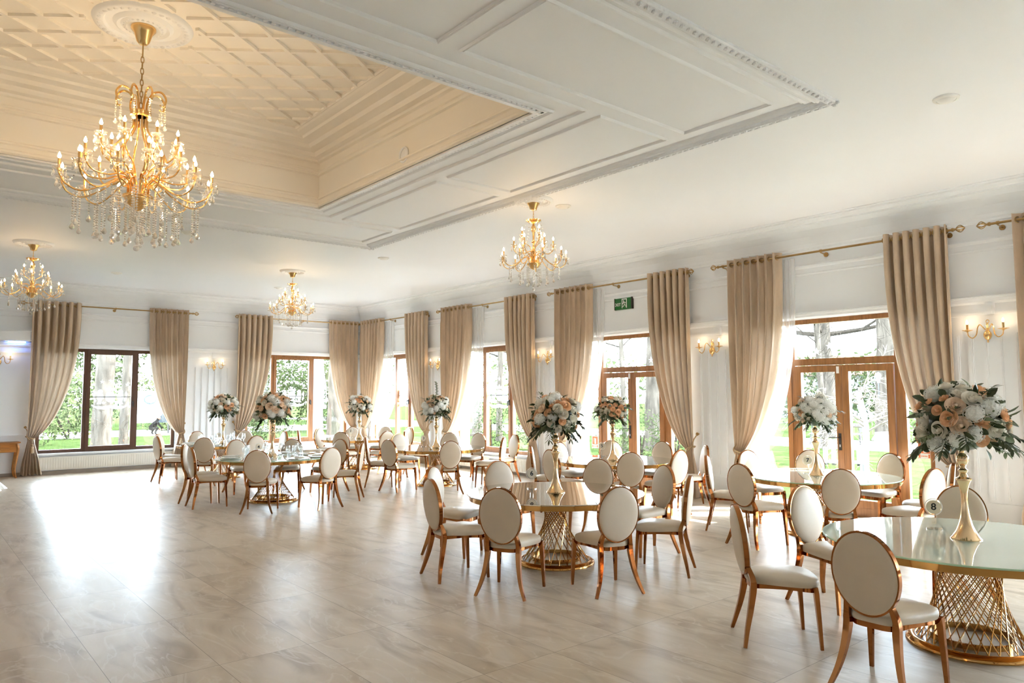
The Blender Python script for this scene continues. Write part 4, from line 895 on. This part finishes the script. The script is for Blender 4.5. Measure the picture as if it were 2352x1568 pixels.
def foliage(name, parent, seed, R, olive=16, filler=150, droop=0.5, mt='leaf'):
    rg = random.Random(seed); b = MB(); up_ = Vector((0, 0, 1))
    for k in range(filler):
        z = rg.uniform(-0.75, 1); a = rg.uniform(0, 2*PI); r = math.sqrt(1-z*z); d = Vector((r*math.cos(a), r*math.sin(a), z*0.9))
        dd = (d+Vector((rg.uniform(-.7, .7), rg.uniform(-.7, .7), rg.uniform(-.6, .3)))).normalized()
        leaf(b, d*R*rg.uniform(0.66, 0.93), dd, d, R*rg.uniform(0.22, 0.34), R*rg.uniform(0.09, 0.17))
    for k in range(olive):
        a = 2*PI*k/olive+rg.uniform(-.25, .25); el = rg.uniform(-0.8, -0.2) if k % 5 else rg.uniform(0.0, 1.0)
        d = Vector((math.cos(a)*math.cos(el), math.sin(a)*math.cos(el), math.sin(el))); p = d*R*0.62; ln = R*rg.uniform(0.45, 0.72); seg = 8; pts = [p]
        for i in range(seg):
            d = (d-up_*droop*0.10).normalized(); p = p+d*ln/seg; pts.append(p)
            for s in (-1, 1):
                side = d.cross(up_).normalized(); leaf(b, p, d*0.75+side*s*0.75+up_*rg.uniform(-.3, .25), up_, R*rg.uniform(0.20, 0.30), R*rg.uniform(0.055, 0.085))
        b.tube(pts, R*0.008, 4)
        leaf(b, p, d, up_, R*0.25, R*0.07)
    me = bpy.data.meshes.new(name); me.from_pydata([tuple(v) for v in b.v], [], b.f); me.materials.append(M[mt])
    return part(name, me, parent)
def make_vase():
    t = thing('flower_stand', '', 'vase')
    b = MB(); b.lathe([(0, 0), (0.096, 0), (0.097, 0.005), (0.082, 0.022), (0.060, 0.06), (0.044, 0.10), (0.031, 0.16), (0.023, 0.22), (0.020, 0.27), (0.023, 0.32), (0.034, 0.375), (0.047, 0.405)], 28); b.build('flared_foot', 'vasegold', t, True)
    b = MB(); b.lathe([(0.047, 0.405), (0.052, 0.408), (0.052, 0.416), (0.03, 0.428), (0.026, 0.44), (0.019, 0.452), (0.03, 0.466), (0.032, 0.475), (0.019, 0.486), (0.017, 0.50), (0.021, 0.505), (0.017, 0.512)], 24); b.build('turned_neck', 'vasegold', t, True)
    b = MB(); b.lathe([(0.012, 0.508), (0.026, 0.516), (0.037, 0.535), (0.040, 0.552), (0.036, 0.572), (0.024, 0.588), (0.013, 0.594), (0.013, 0.61), (0.022, 0.622), (0.02, 0.64), (0, 0.642)], 24); b.build('ball_top', 'vasegold', t, True)
    return t
BQ = {8: (5.74, 1.93, 0.305, 'table 8, peach and cream roses with trailing leaves'), 7: (8.80, 4.60, 0.25, 'table 7, mostly white hydrangea'), 6: (5.29, 5.61, 0.265, 'table 6, peach and white roses over dark leaves'), 5: (8.58, 7.79, 0.25, 'table 5, peach and white roses before the door'), 4: (4.81, 11.98, 0.30, 'the laid table 4, blush roses and white hydrangea'), 3: (8.05, 11.91, 0.27, 'table 3, blush roses with a tall eucalyptus stem'), 2: (8.45, 15.77, 0.27, 'the corner table 2, cream and blush roses'), 1: (5.35, 16.03, 0.29, 'table 1 by the end wall, white and peach')}
MIX = {8: [0, 2, 1, 3, 0, 5, 4, 3, 2], 7: [3, 3, 2, 3, 0, 3, 5, 3, 1], 6: [0, 2, 4, 3, 2, 0, 5, 1, 2], 5: [1, 0, 2, 3, 0, 5, 2, 4, 3], 4: [1, 3, 1, 0, 3, 1, 2, 3], 3: [1, 3, 0, 2, 1, 3, 4, 5], 2: [2, 1, 3, 5, 1, 2, 3, 0], 1: [3, 2, 0, 3, 1, 5, 3, 2]}
v0 = make_vase()
for i, (n, (x, y, R, l)) in enumerate(BQ.items()):
    o = v0 if i == 0 else dup(v0, (0, 0, 0))
    o.location = (x, y, ZTOP); o.rotation_euler = (0, 0, n); o['label'] = 'tall champagne gold trumpet stand holding the flowers on table %d' % n; o['group'] = 'gold flower stands'
    zc = ZTOP+0.615+R*0.62
    t = thing('flower_arrangement', 'flower arrangement on the stand of '+l, 'flowers', (x, y, zc), n*1.3, 'flower arrangements on the gold stands')
    rg = random.Random(100+n); N = 58
    b = MB(); b.ball((0, 0, 0), R*0.70, 16, 10, 0.92); b.build('leafy_core', 'leaf', t, True)
    for k in range(N):
        z = 1-1.55*(k+0.5)/N; r = math.sqrt(max(0, 1-z*z)); a = k*2.39996+rg.uniform(-.12, .12)
        d = Vector((r*math.cos(a), r*math.sin(a), z)); mi = MIX[n][rg.randrange(len(MIX[n]))]; nm, me = FL[mi]
        s = R*(rg.uniform(0.15, 0.215) if mi != 3 else rg.uniform(0.20, 0.26))
        if mi in (4, 5): s *= 0.72
        p = d*R*rg.uniform(0.76, 0.96); p.z *= 0.92
        ro = (d+Vector((rg.uniform(-.25, .25), rg.uniform(-.25, .25), rg.uniform(-.1, .3)))).to_track_quat('Z', 'Y').to_euler()
        part(nm, me, t, p, sc_=(s, s, s*(0.9 if mi != 3 else 1)), rot=ro)
    foliage('foliage', t, n*3+1, R, 13, 110 if n not in (7, 4) else 80, 0.55)
    foliage('eucalyptus_leaves', t, n*3+2, R*0.98, 4, 24, 0.1, 'leaf2')
    if n == 3:
        b = MB(); pts = cr([(0, 0, R*0.5), (0.02, 0.01, R*1.2), (0.05, 0.0, R*1.75)], 6); b.tube(pts, 0.003, 4)
        for q, p in enumerate(pts[3:]):
            for s in (-1, 1): leaf(b, p, Vector((s*0.8, 0.4*(-1)**q, 0.5)), Vector((0, 0, 1)), 0.06, 0.05)
        b.build('tall_stem', 'leaf2', t)
# numbered acrylic signs
SG = {8: (5.965, 2.217), 7: (8.93, 4.785), 6: (5.28, 5.978), 5: (8.95, 8.37), 4: (4.63, 12.12), 3: (7.99, 12.27), 2: (8.35, 16.02), 1: (5.36, 16.33)}
for n, (x, y) in SG.items():
    t = thing('table_number', 'clear acrylic stand with champagne disc reading %d' % n, 'table number', (x, y, ZTOP), math.atan2(-y, -x)+0.25, 'table number stands')
    fn = lambda a, c, d: (d, a, c); cir = lambda r, zc, k=32: [(r*math.cos(2*PI*q/k), zc+r*math.sin(2*PI*q/k)) for q in range(k)]
    b = MB(); b.lathe([(0, 0), (0.053, 0), (0.053, 0.008), (0, 0.008)], 28); b.build('foot', 'acryl', t)
    b = MB(); b.box(-0.003, 0.003, -0.016, 0.016, 0.008, 0.115); b.build('stem', 'acryl', t)
    b = MB(); b.prism(cir(0.060, 0.165), fn, -0.003, 0.003); b.build('acrylic_disc', 'acryl', t)
    b = MB(); b.tube([(0, 0.060*math.cos(2*PI*q/32), 0.165+0.060*math.sin(2*PI*q/32)) for q in range(32)], 0.0022, 5, closed=True); b.build('disc_rim', 'white', t, True)
    b = MB(); b.prism(cir(0.050, 0.165), fn, 0.0034, 0.0045); d_ = b.build('card', 'cardp', t)
    x_ = text('number', str(n), 0.070, 'ink', d_, (0.0052, 0, 0.165), (PI/2, 0, PI/2)); x_.scale = (1.05, 1.0, 1)
# laid tables: plate, napkin, three glasses per seat
def lathe_mesh(name, prof, mt, n=20): b = MB(); b.lathe(prof, n); return b.mesh(name, mt, True)
PL = lathe_mesh('dinner_plate', [(0, 0.002), (0.085, 0.002), (0.095, 0.004), (0.138, 0.016), (0.140, 0.019), (0.095, 0.009), (0.0, 0.007)], 'plate', 32)
PU = lathe_mesh('charger_plate', [(0, 0.0), (0.155, 0.0), (0.165, 0.006), (0.165, 0.009), (0.11, 0.005), (0, 0.004)], 'glasstop', 32)
GW = lathe_mesh('wine_glass', [(0, 0), (0.036, 0.001), (0.034, 0.004), (0.005, 0.008), (0.004, 0.085), (0.010, 0.095), (0.034, 0.12), (0.040, 0.155), (0.034, 0.205), (0.0325, 0.205), (0.038, 0.155), (0.032, 0.122), (0, 0.10)], 'thin', 18)
GF = lathe_mesh('water_goblet', [(0, 0), (0.036, 0.001), (0.034, 0.004), (0.006, 0.008), (0.005, 0.06), (0.012, 0.07), (0.036, 0.095), (0.038, 0.16), (0.0365, 0.16), (0.034, 0.097), (0, 0.075)], 'thin', 18)
GT = lathe_mesh('tumbler', [(0, 0), (0.028, 0), (0.034, 0.10), (0.0325, 0.10), (0.0265, 0.006), (0, 0.006)], 'thin', 18)
b = MB()
for k in range(3): b.box(-0.075+0.01*k, 0.075-0.012*k, -0.035+0.006*k, 0.035-0.004*k, 0.004*k, 0.004*k+0.0038)
NP = b.mesh('napkin', 'napkin')
def single(name, me, loc, rz, label, cat, grp):
    o = bpy.data.objects.new(name, me); COL.objects.link(o); o.location = loc; o.rotation_euler = (0, 0, rz); return tag(o, label, cat, grp)
for tb in (4, 1):
    cx, cy_, _ = TABLES[tb]
    seats = [(math.atan2(c[2]-cy_, c[1]-cx), c[4]) for c in CH if c[0] == tb]
    for k, (a, l) in enumerate(seats):
        ca, sa = math.cos(a), math.sin(a); who = 'before the '+l.replace('chair ', 'seat ', 1)
        x, y = cx+0.70*ca, cy_+0.70*sa
        who = ' '.join(who.split()[:11])
        single('charger_plate', PU, (x, y, ZTOP), a, 'pale charger plate '+who, 'plate', 'charger plates on the laid tables')
        single('dinner_plate', PL, (x, y, ZTOP+0.0095), a, 'white dinner plate '+who, 'plate', 'dinner plates on the laid tables')
        single('napkin', NP, (x, y, ZTOP+0.0175+0.0095-0.0095), a+0.5, 'folded white napkin '+who, 'napkin', 'folded napkins on the laid tables')
        for j, (nm, me, lb) in enumerate((('wine_glass', GW, 'tall wine glass '), ('water_goblet', GF, 'water goblet '), ('tumbler', GT, 'small tumbler '))):
            q = a+(j-1)*0.20+0.12; r = 0.44+0.03*(j == 1)
            single(nm, me, (cx+r*math.cos(q), cy_+r*math.sin(q), ZTOP), 0, lb+who, 'glass', nm.replace('_', ' ')+'s on the laid tables')

# ------------------------------------------------------------------ left edge: header with blue light, console table, tulle
b = MB(); b.box(-3.0, 2.14, YB-0.34, YB, 2.95, 3.16); b.box(-3.0, 2.16, YB-0.36, YB, 3.14, 3.17); b.box(-3.0, 2.16, YB-0.36, YB, 2.945, 2.965)
struct(b.build('trim_11', 'trimw'), 'white header box over the left end of the end wall', 'trim')
t = thing('led_strip', 'blue led strip hidden under the white header at the left edge', 'light', (1.92, YB-0.10, 2.945))
b = MB(); b.box(-0.16, 0.16, -0.02, 0.02, -0.012, -0.002); b.build('diffuser', 'led', t)
b = MB(); b.box(-0.17, 0.17, -0.028, 0.028, -0.002, 0.0); b.build('channel', 'white', t)
t = thing('console_table', 'small cherry wood console table with drawers at the left edge', 'table', (1.42, YB-0.27, 0))
b = MB(); b.box(-0.60, 0.60, -0.20, 0.22, 0.735, 0.755); b.box(-0.615, 0.615, -0.215, 0.22, 0.745, 0.765); b.build('top', 'cons', t)
b = MB(); b.box(-0.56, 0.56, -0.165, 0.20, 0.55, 0.735); b.build('body', 'cons', t)
for i, (x0, x1) in enumerate(((-0.42, -0.01), (0.01, 0.42))):
    for z0 in (0.56, 0.65):
        b = MB(); b.box(x0, x1, -0.182, -0.165, z0, z0+0.08); d_ = b.build('drawer', 'cons', t)
        b = MB(); xc = (x0+x1)/2; b.tube(cr([(xc-0.05, -0.185, z0+0.045), (xc-0.03, -0.20, z0+0.03), (xc+0.03, -0.20, z0+0.03), (xc+0.05, -0.185, z0+0.045)], 4), 0.006, 5); b.build('drawer_pull', 'brass', d_, True)
for sx in (-1, 1):
    for sy in (-0.15, 0.18):
        P_ = cr([(sx*0.56, sy, 0.72), (sx*0.575, sy, 0.60), (sx*0.555, sy, 0.42), (sx*0.53, sy, 0.20), (sx*0.545, sy, 0.06), (sx*0.565, sy, 0.0)], 4)
        b = MB(); b.tube(P_, [0.036-0.020*i/(len(P_)-1) for i in range(len(P_)-2)]+[0.018, 0.022], 8); b.build('leg', 'cons', t, True)
b = MB(); rg = random.Random(9); n = 40; vs = []; rows = [(0.50, 0.004), (0.46, 0.05), (0.40, 0.13), (0.33, 0.24), (0.24, 0.38), (0.14, 0.52), (0.05, 0.62)]
for r, z in rows:
    for i in range(n): a = 2*PI*i/n; q = r*(1+0.12*math.sin(7*a+z*9)+0.06*math.sin(13*a)); vs.append((q*math.cos(a), q*math.sin(a), z))
fs = [(r*n+i, r*n+(i+1) % n, (r+1)*n+(i+1) % n, (r+1)*n+i) for r in range(len(rows)-1) for i in range(n)]; fs.append(tuple((len(rows)-1)*n+i for i in range(n)))
b.add(vs, fs); o = b.build('tulle_drape', 'sheer', None, 80, (1.07, 16.75, 0)); tag(o, 'heap of white tulle on the floor at the left edge', 'fabric')

# ------------------------------------------------------------------ outdoors
GZ = -0.15
b = MB()
for (x0, x1, y0, y1) in ((XR+WT, 120, -60, 140), (-80, XR+WT, YB+WT, 140)): b.box(x0, x1, y0, y1, GZ-0.1, GZ)
struct(b.build('lawn', 'grass'), 'sunlit lawn outside the windows', 'lawn')
b = MB()
b.box(24.5, 29.5, -40, 60, GZ, GZ+0.012); b.box(-60, 24.5, 38, 45, GZ, GZ+0.012)
struct(b.build('garden_path', 'path'), 'pale garden path crossing the lawn', 'path')
b = MB(); b.box(XR+WT, XR+WT+1.3, -20, YB+WT+1.2, GZ, GZ+0.03); b.box(-20, XR+WT, YB+WT, YB+WT+1.2, GZ, GZ+0.03)
struct(b.build('terrace', 'path'), 'pale paving strip along the outside of the building', 'paving')
def limb(b, p, d, ln, r, lvl, rg, spread, droop, tips, n=5, minr=0.006):
    seg = 4; pts = [p]; rs = [r]
    for i in range(seg):
        d = (d+Vector((rg.gauss(0, .13), rg.gauss(0, .13), rg.gauss(0, .10)-droop*0.12))).normalized(); p = p+d*ln/seg; pts.append(p); rs.append(max(minr, r*(1-0.4*(i+1)/seg)))
    b.tube(pts, rs, n if r > 0.03 else 4, cap=False)
    if lvl == 0: tips.append((p, d)); return
    for k in range(rg.choice((2, 3, 3))):
        u = d.orthogonal().normalized(); a = rg.uniform(0, 2*PI); q = u*math.cos(a)+d.cross(u)*math.sin(a)
        limb(b, pts[rg.choice((2, 3, 4))], (d+q*spread*rg.uniform(0.6, 1.2)).normalized(), ln*rg.uniform(0.6, 0.85), r*rg.uniform(0.45, 0.6), lvl-1, rg, spread, droop, tips, n, minr)
def bare_tree(x, y, h, r, label, seed, lvl=4, spread=0.75, droop=0.1, mt='bark', mtw='twig', lime=0.0, n0=7, ln=None):
    t = thing('bare_tree', label, 'tree', (x, y, GZ)); rg = random.Random(seed); tips = []
    pts = [Vector((0, 0, -0.05)), Vector((rg.uniform(-.04, .04), rg.uniform(-.04, .04), h*0.12)), Vector((rg.uniform(-.1, .1), rg.uniform(-.1, .1), h*0.55)), Vector((rg.uniform(-.15, .15), rg.uniform(-.15, .15), h))]
    P_ = cr(pts, 8); b = MB(); rs = []
    for i, p in enumerate(P_): u = i/(len(P_)-1); rs.append(r*(1.25-0.25*min(1, u*6))*(1-0.35*u)*(1+0.05*math.sin(i*1.7)))
    b.tube(P_, rs, 16); tr = b.build('trunk', mt, t, True)
    if lime:
        b = MB(); k = max(2, int(lime/h*len(P_))+1); b.tube(P_[:k+1], [q+0.008 for q in rs[:k+1]], 16); b.build('limewash', 'lime', tr, True)
    b = MB()
    for k in range(n0):
        a = 2*PI*k/n0+rg.uniform(-.3, .3); q = P_[rg.randrange(int(len(P_)*0.6), len(P_))]
        limb(b, q, Vector((math.cos(a), math.sin(a), rg.uniform(0.15, 0.9))).normalized(), ln or h*0.32, r*0.28, lvl, rg, spread, droop, tips)
    b.build('branches', mtw, t); return t
def leaf_cloud(b, c, rx, rz, n, s, rg, hollow=0.55):
    for k in range(n):
        z = rg.uniform(-1, 1); a = rg.uniform(0, 2*PI); r = math.sqrt(1-z*z); q = hollow+(1-hollow)*rg.random()
        p = Vector((c[0]+rx*r*math.cos(a)*q, c[1]+rx*r*math.sin(a)*q, c[2]+rz*z*q))
        u = Vector((rg.gauss(0, 1), rg.gauss(0, 1), rg.gauss(0, 1))).normalized(); v = u.orthogonal().normalized(); w_ = s*rg.uniform(0.6, 1.3)
        b.add([p-u*w_, p+v*w_*0.55, p+u*w_, p-v*w_*0.55], [(0, 1, 2, 3)])
def shrub(name, cat, x, y, blobs, label, seed, mt='fol', s=0.06, dens=260):
    t = thing(name, label, cat, (x, y, GZ)); rg = random.Random(seed); b = MB()
    for (dx_, dy_, z, rx, rz) in blobs: leaf_cloud(b, (dx_, dy_, z), rx, rz, int(dens*rx*rz*4), s, rg)
    me = bpy.data.meshes.new('foliage'); me.from_pydata([tuple(v) for v in b.v], [], b.f); me.materials.append(M[mt]); part('foliage', me, t)
    b = MB()
    for k in range(4): a = rg.uniform(0, 6); b.tube([(0.05*math.cos(a), 0.05*math.sin(a), -0.05), (blobs[0][3]*0.4*math.cos(a), blobs[0][3]*0.4*math.sin(a), blobs[0][2])], 0.03, 5)
    b.build('stem', 'twig', t)
# outside the end wall
bare_tree(4.66, 24.6, 9, 0.31, 'thick old tree trunk behind the dark brown window', 11, 3, lime=0.0, ln=2.5)
bare_tree(5.60, 26.2, 9, 0.16, 'slimmer limewashed tree trunk right of the thick trunk', 12, 3, lime=0.85, ln=2.3)
rg = random.Random(77)
for k, (x, y, h, rx) in enumerate([(3.2, 33, 3.2, 2.2), (5.9, 38, 3.2, 2.0), (11.6, 43.5, 3.4, 2.4), (1.0, 36, 3.6, 2.6), (-2.5, 35, 3.2, 2.4), (13.6, 38, 4.2, 2.6), (17.8, 36, 4.0, 2.8), (8.0, 50, 6.5, 3.6), (1.5, 52, 7.0, 4.0), (16.5, 50, 6.5, 4.2), (24, 48, 6.0, 4.2)]):
    shrub('garden_shrub', 'shrub', x, y, [(0, 0, h*0.45, rx, h*0.5), (rx*0.5, 0.3, h*0.7, rx*0.6, h*0.3), (-rx*0.5, -0.3, h*0.6, rx*0.6, h*0.35)], 'leafy shrub beyond the end wall, number %d of the row counted along the path' % (k+1) if False else ['pale green bush left of the thick trunk', 'green bush between the trunks and the banner', 'bush behind the banner', 'bush seen past the brown curtain at far left', 'bush hidden behind the left curtain', 'dark bush seen through the end wall window by the corner', 'bush at the right of the end wall window by the corner', 'tall tree mass behind the banner', 'tall tree mass left of the thick trunk', 'tall tree mass behind the corner window of the end wall', 'tall tree mass outside the room corner'][k], 200+k, 'fol2' if k in (0, 1, 2, 3, 4) else 'fol', 0.10 if k < 7 else 0.16, 110 if k < 7 else 36)
bare_tree(11.35, 24.2, 8, 0.22, 'pale sunlit tree trunk in the end wall window by the corner', 14, 4, mt='lime', ln=2.2)
bare_tree(12.6, 25.6, 8, 0.30, 'trunk with limewashed foot at the right of the end wall window', 15, 4, lime=1.4, ln=2.4)
bare_tree(9.7, 26.8, 7, 0.13, 'slim dark tree behind the emblem of the end wall window', 16, 4, ln=2.2)
shrub('garden_shrub', 'shrub', 9.2, 25.6, [(0, 0, 0.5, 0.9, 0.55), (1.2, 0.5, 0.7, 0.9, 0.7)], 'low shrub under the end wall window by the corner', 231, 'fol', 0.06, 170)
t = thing('billboard', 'white banner board with grey ring logo beyond the dark brown window', 'sign', (9.35, 40.0, GZ), 0)
b = MB(); b.box(-0.55, 1.35, 0, 0.06, 0.55, 2.15); b.build('board', 'banner', t)
b = MB(); b.prism([(0.35+0.30*math.cos(2*PI*q/20), 1.72+0.24*math.sin(2*PI*q/20)) for q in range(20)], lambda a, c, d: (a, d, c), -0.012, 0)
b.prism([(0.55, 0.55), (1.35, 0.55), (1.35, 1.35), (1.0, 1.05)], lambda a, c, d: (a, d, c), -0.010, 0); b.build('grey_print', 'bgrey', t)
b = MB(); b.prism([(0.35+0.24*math.cos(2*PI*q/20), 1.72+0.17*math.sin(2*PI*q/20)) for q in range(20)], lambda a, c, d: (a, d, c), -0.018, -0.012); b.build('ring_centre', 'banner', t)
b = MB(); b.tube([(-0.45, 0.03, -0.05), (-0.45, 0.03, 0.6)], 0.04, 6); b.tube([(1.25, 0.03, -0.05), (1.25, 0.03, 0.6)], 0.04, 6); b.build('post', 'dark', t)
# crouching gardener: one skinned body
def skinned(name, verts, edges, radii, mt, parent):
    me = bpy.data.meshes.new(name); me.from_pydata(verts, edges, []); o = bpy.data.objects.new(name, me); COL.objects.link(o); o.parent = parent
    o.modifiers.new('skin', 'SKIN'); 
    for i, v in enumerate(me.skin_vertices[0].data): v.radius = (radii[i], radii[i]); v.use_root = (i == 0)
    o.modifiers.new('sub', 'SUBSURF').levels = 2; me.materials.append(M[mt]); return o
t = thing('person', 'person in dark clothes crouching on the path before the white banner', 'person', (9.42, 38.6, GZ+0.02), 0.4); t.scale = (0.85, 0.85, 0.85)
V_ = [(0, 0, 0.34), (0.14, 0, 0.52), (0.32, 0, 0.70), (0.40, 0, 0.78), (0.46, 0, 0.86), (0.50, 0, 0.94),
      (0.05, 0.10, 0.34), (0.36, 0.15, 0.42), (0.18, 0.14, 0.10), (0.30, 0.15, 0.04), (0.05, -0.10, 0.34), (0.36, -0.15, 0.42), (0.18, -0.14, 0.10), (0.30, -0.15, 0.04),
      (0.34, 0.19, 0.66), (0.48, 0.22, 0.46), (0.64, 0.14, 0.32), (0.34, -0.19, 0.66), (0.48, -0.22, 0.46), (0.64, -0.14, 0.32)]
E_ = [(0, 1), (1, 2), (2, 3), (3, 4), (4, 5), (0, 6), (6, 7), (7, 8), (8, 9), (0, 10), (10, 11), (11, 12), (12, 13), (2, 14), (14, 15), (15, 16), (2, 17), (17, 18), (18, 19)]
skinned('body', V_, E_, [0.15, 0.15, 0.15, 0.07, 0.09, 0.09, 0.11, 0.075, 0.05, 0.045, 0.11, 0.075, 0.05, 0.045, 0.07, 0.05, 0.04, 0.07, 0.05, 0.04], 'cloth', t)
b = MB(); b.ball((0.50, 0, 0.93), 0.105, 12, 8, 1.15); b.ball((0.61, 0, 0.90), 0.02, 6, 4); b.build('head', 'skin', t, True)
b = MB(); b.ball((0.66, 0.13, 0.29), 0.05, 8, 5); b.ball((0.66, -0.13, 0.29), 0.05, 8, 5); b.build('hands', 'skin', t, True)
# outside the long wall
t = bare_tree(17.45, 7.9, 1.95, 0.095, 'small limewashed pollard with pale drooping twigs behind the door by table 7', 21, 4, spread=0.85, droop=0.55, mt='lime', mtw='ptwig', n0=10, ln=0.75)
bare_tree(31.0, 15.6, 9, 0.42, 'tall rough trunk behind the left half of the door by table 7', 22, 4, ln=3.2)
bare_tree(30.5, 12.9, 9, 0.48, 'tall rough trunk behind the right half of the door by table 7', 23, 4, lime=1.2, ln=3.4)
bare_tree(24.0, 12.2, 6.5, 0.10, 'thin bare tree with long branches behind the door by table 7', 24, 5, spread=0.9, mtw='twig', ln=2.4)
bare_tree(19.6, 15.9, 9, 0.34, 'dark leaning trunk behind the exit door', 25, 4, ln=2.6)
bare_tree(18.6, 16.4, 7, 0.10, 'thin bare tree left of the dark trunk behind the exit door', 26, 5, spread=0.9, ln=2.2)
bare_tree(20.2, 14.9, 8, 0.16, 'bare tree with tangled pale twigs behind the exit door', 27, 5, spread=0.9, droop=0.5, mtw='ptwig', ln=2.0)
bare_tree(19.0, 23.5, 7, 0.15, 'bare tree behind the window by table 3', 28, 5, spread=0.8, ln=2.2)
bare_tree(20.5, 27.0, 8, 0.25, 'bare tree behind the corner window of the long wall', 29, 4, ln=2.6)
for k, (x, y, bl, l, mt, s, dn) in enumerate([
    (16.6, 12.8, [(0, 0, 0.9, 0.55, 1.0), (0.1, 0, 1.7, 0.35, 0.6)], 'clipped yellow-green conifer behind the right leaf of the exit door', 'fol2', 0.05, 330),
    (16.2, 13.7, [(0, 0, 0.7, 0.75, 0.8), (-0.4, 0.6, 0.6, 0.6, 0.7)], 'rounded green bush behind the left leaf of the exit door', 'fol2', 0.05, 300),
    (16.3, 20.6, [(0, 0, 1.0, 0.7, 1.1)], 'green conifer low behind the window by table 3', 'fol', 0.05, 260),
    (16.4, 18.4, [(0, 0, 0.7, 0.9, 0.8)], 'dark bush at the right foot of the window by table 3', 'fol', 0.05, 240),
    (44, 22, [(0, 0, 2.2, 4.0, 2.4), (4, -3, 2.5, 4.0, 2.6), (-2, 5, 2.3, 4.0, 2.6)], 'dark hedge across the far lawn behind the door by table 7', 'fol', 0.18, 26),
    (46, 13, [(0, 0, 2.0, 4.0, 2.3), (2, -6, 2.2, 4.0, 2.5)], 'evergreen mass at the far right beyond the lawn', 'fol', 0.18, 26),
    (34.5, 18.6, [(0, 0, 1.9, 1.5, 2.0)], 'dark conifer before the red roofed house', 'fol', 0.10, 60),
    (40, 38, [(0, 0, 2.5, 5, 2.8), (-5, 6, 2.6, 5, 2.8), (5, -7, 2.6, 5, 2.8)], 'far hedge behind the exit door', 'fol2', 0.2, 20)]):
    shrub('garden_shrub', 'shrub', x, y, bl, l, 300+k, mt, s, dn)
t = thing('house', 'pale house with a terracotta roof beyond the garden', 'house', (58, 31.5, GZ), math.radians(28))
b = MB(); b.box(-4, 4, -6, 6, 0, 3.4); b.build('wall', 'hwall', t)
b = MB(); b.add([(-4.5, -6.5, 3.3), (4.5, -6.5, 3.3), (4.5, 6.5, 3.3), (-4.5, 6.5, 3.3), (0, -6.5, 5.0), (0, 6.5, 5.0)], [(0, 3, 2, 1), (0, 4, 5, 3), (1, 2, 5, 4), (0, 1, 4), (3, 5, 2)]); b.build('roof', 'hroof', t)
for yy in (-3, 0.5, 4): b = MB(); b.box(-4.04, -4.0, yy-0.5, yy+0.5, 1.0, 2.3); b.build('window', 'dark', t)
def garden_chair(x, y, rz, label):
    t = thing('garden_chair', label, 'chair', (x, y, GZ), rz, 'dark garden chairs')
    b = MB(); b.box(-0.22, 0.22, -0.23, 0.23, 0.42, 0.46); b.build('seat', 'dark', t)
    b = MB(); b.box(-0.25, -0.22, -0.23, 0.23, 0.50, 0.92); b.build('backrest', 'dark', t)
    for sx in (-1, 1):
        for sy in (-1, 1): b = MB(); b.tube([(sx*0.2, sy*0.2, 0.44), (sx*0.24, sy*0.22, 0)], 0.015, 5); b.build('leg', 'dark', t)
garden_chair(25.6, 13.25, 2.6, 'left dark garden chair seen under the flowers of table 7'); garden_chair(25.9, 12.75, 2.5, 'middle dark garden chair seen under the flowers of table 7'); garden_chair(26.2, 12.2, 2.4, 'right dark garden chair seen under the flowers of table 7')
t = thing('garden_table', 'dark garden table behind the garden chairs', 'table', (27.2, 13.4, GZ), 0.4)
b = MB(); b.box(-0.5, 0.5, -0.9, 0.9, 0.70, 0.74); b.build('top', 'dark', t)
for sx in (-1, 1):
    for sy in (-1, 1): b = MB(); b.tube([(sx*0.42, sy*0.8, 0.70), (sx*0.45, sy*0.85, 0)], 0.02, 5); b.build('leg', 'dark', t)
t = thing('garden_lamp', 'thin dark garden lamp post right of the pollard', 'lamp', (30.2, 13.05, GZ))
b = MB(); b.tube([(0, 0, 0), (0, 0, 2.3)], 0.04, 8); b.tube([(0, 0, 0), (0, 0, 0.45)], 0.09, 8); b.build('post', 'dark', t)
b = MB(); b.lathe([(0.06, 2.3), (0.14, 2.6), (0.1, 2.68), (0, 2.75)], 10); b.build('lantern', 'banner', t, True)
t = thing('garden_bench', 'white slatted garden bench under the pollard', 'bench', (17.0, 8.35, GZ), math.radians(205))
for k in range(6): b = MB(); b.box(-0.02, 0.02, -0.5+k*0.18, -0.40+k*0.18, 0.2, 0.62); b.build('back_slat', 'banner', t)
b = MB(); b.box(-0.02, 0.42, -0.55, 0.55, 0.28, 0.32); b.build('seat', 'banner', t)
for sy in (-0.5, 0.46): b = MB(); b.box(0.0, 0.4, sy, sy+0.05, 0, 0.28); b.build('leg', 'banner', t)
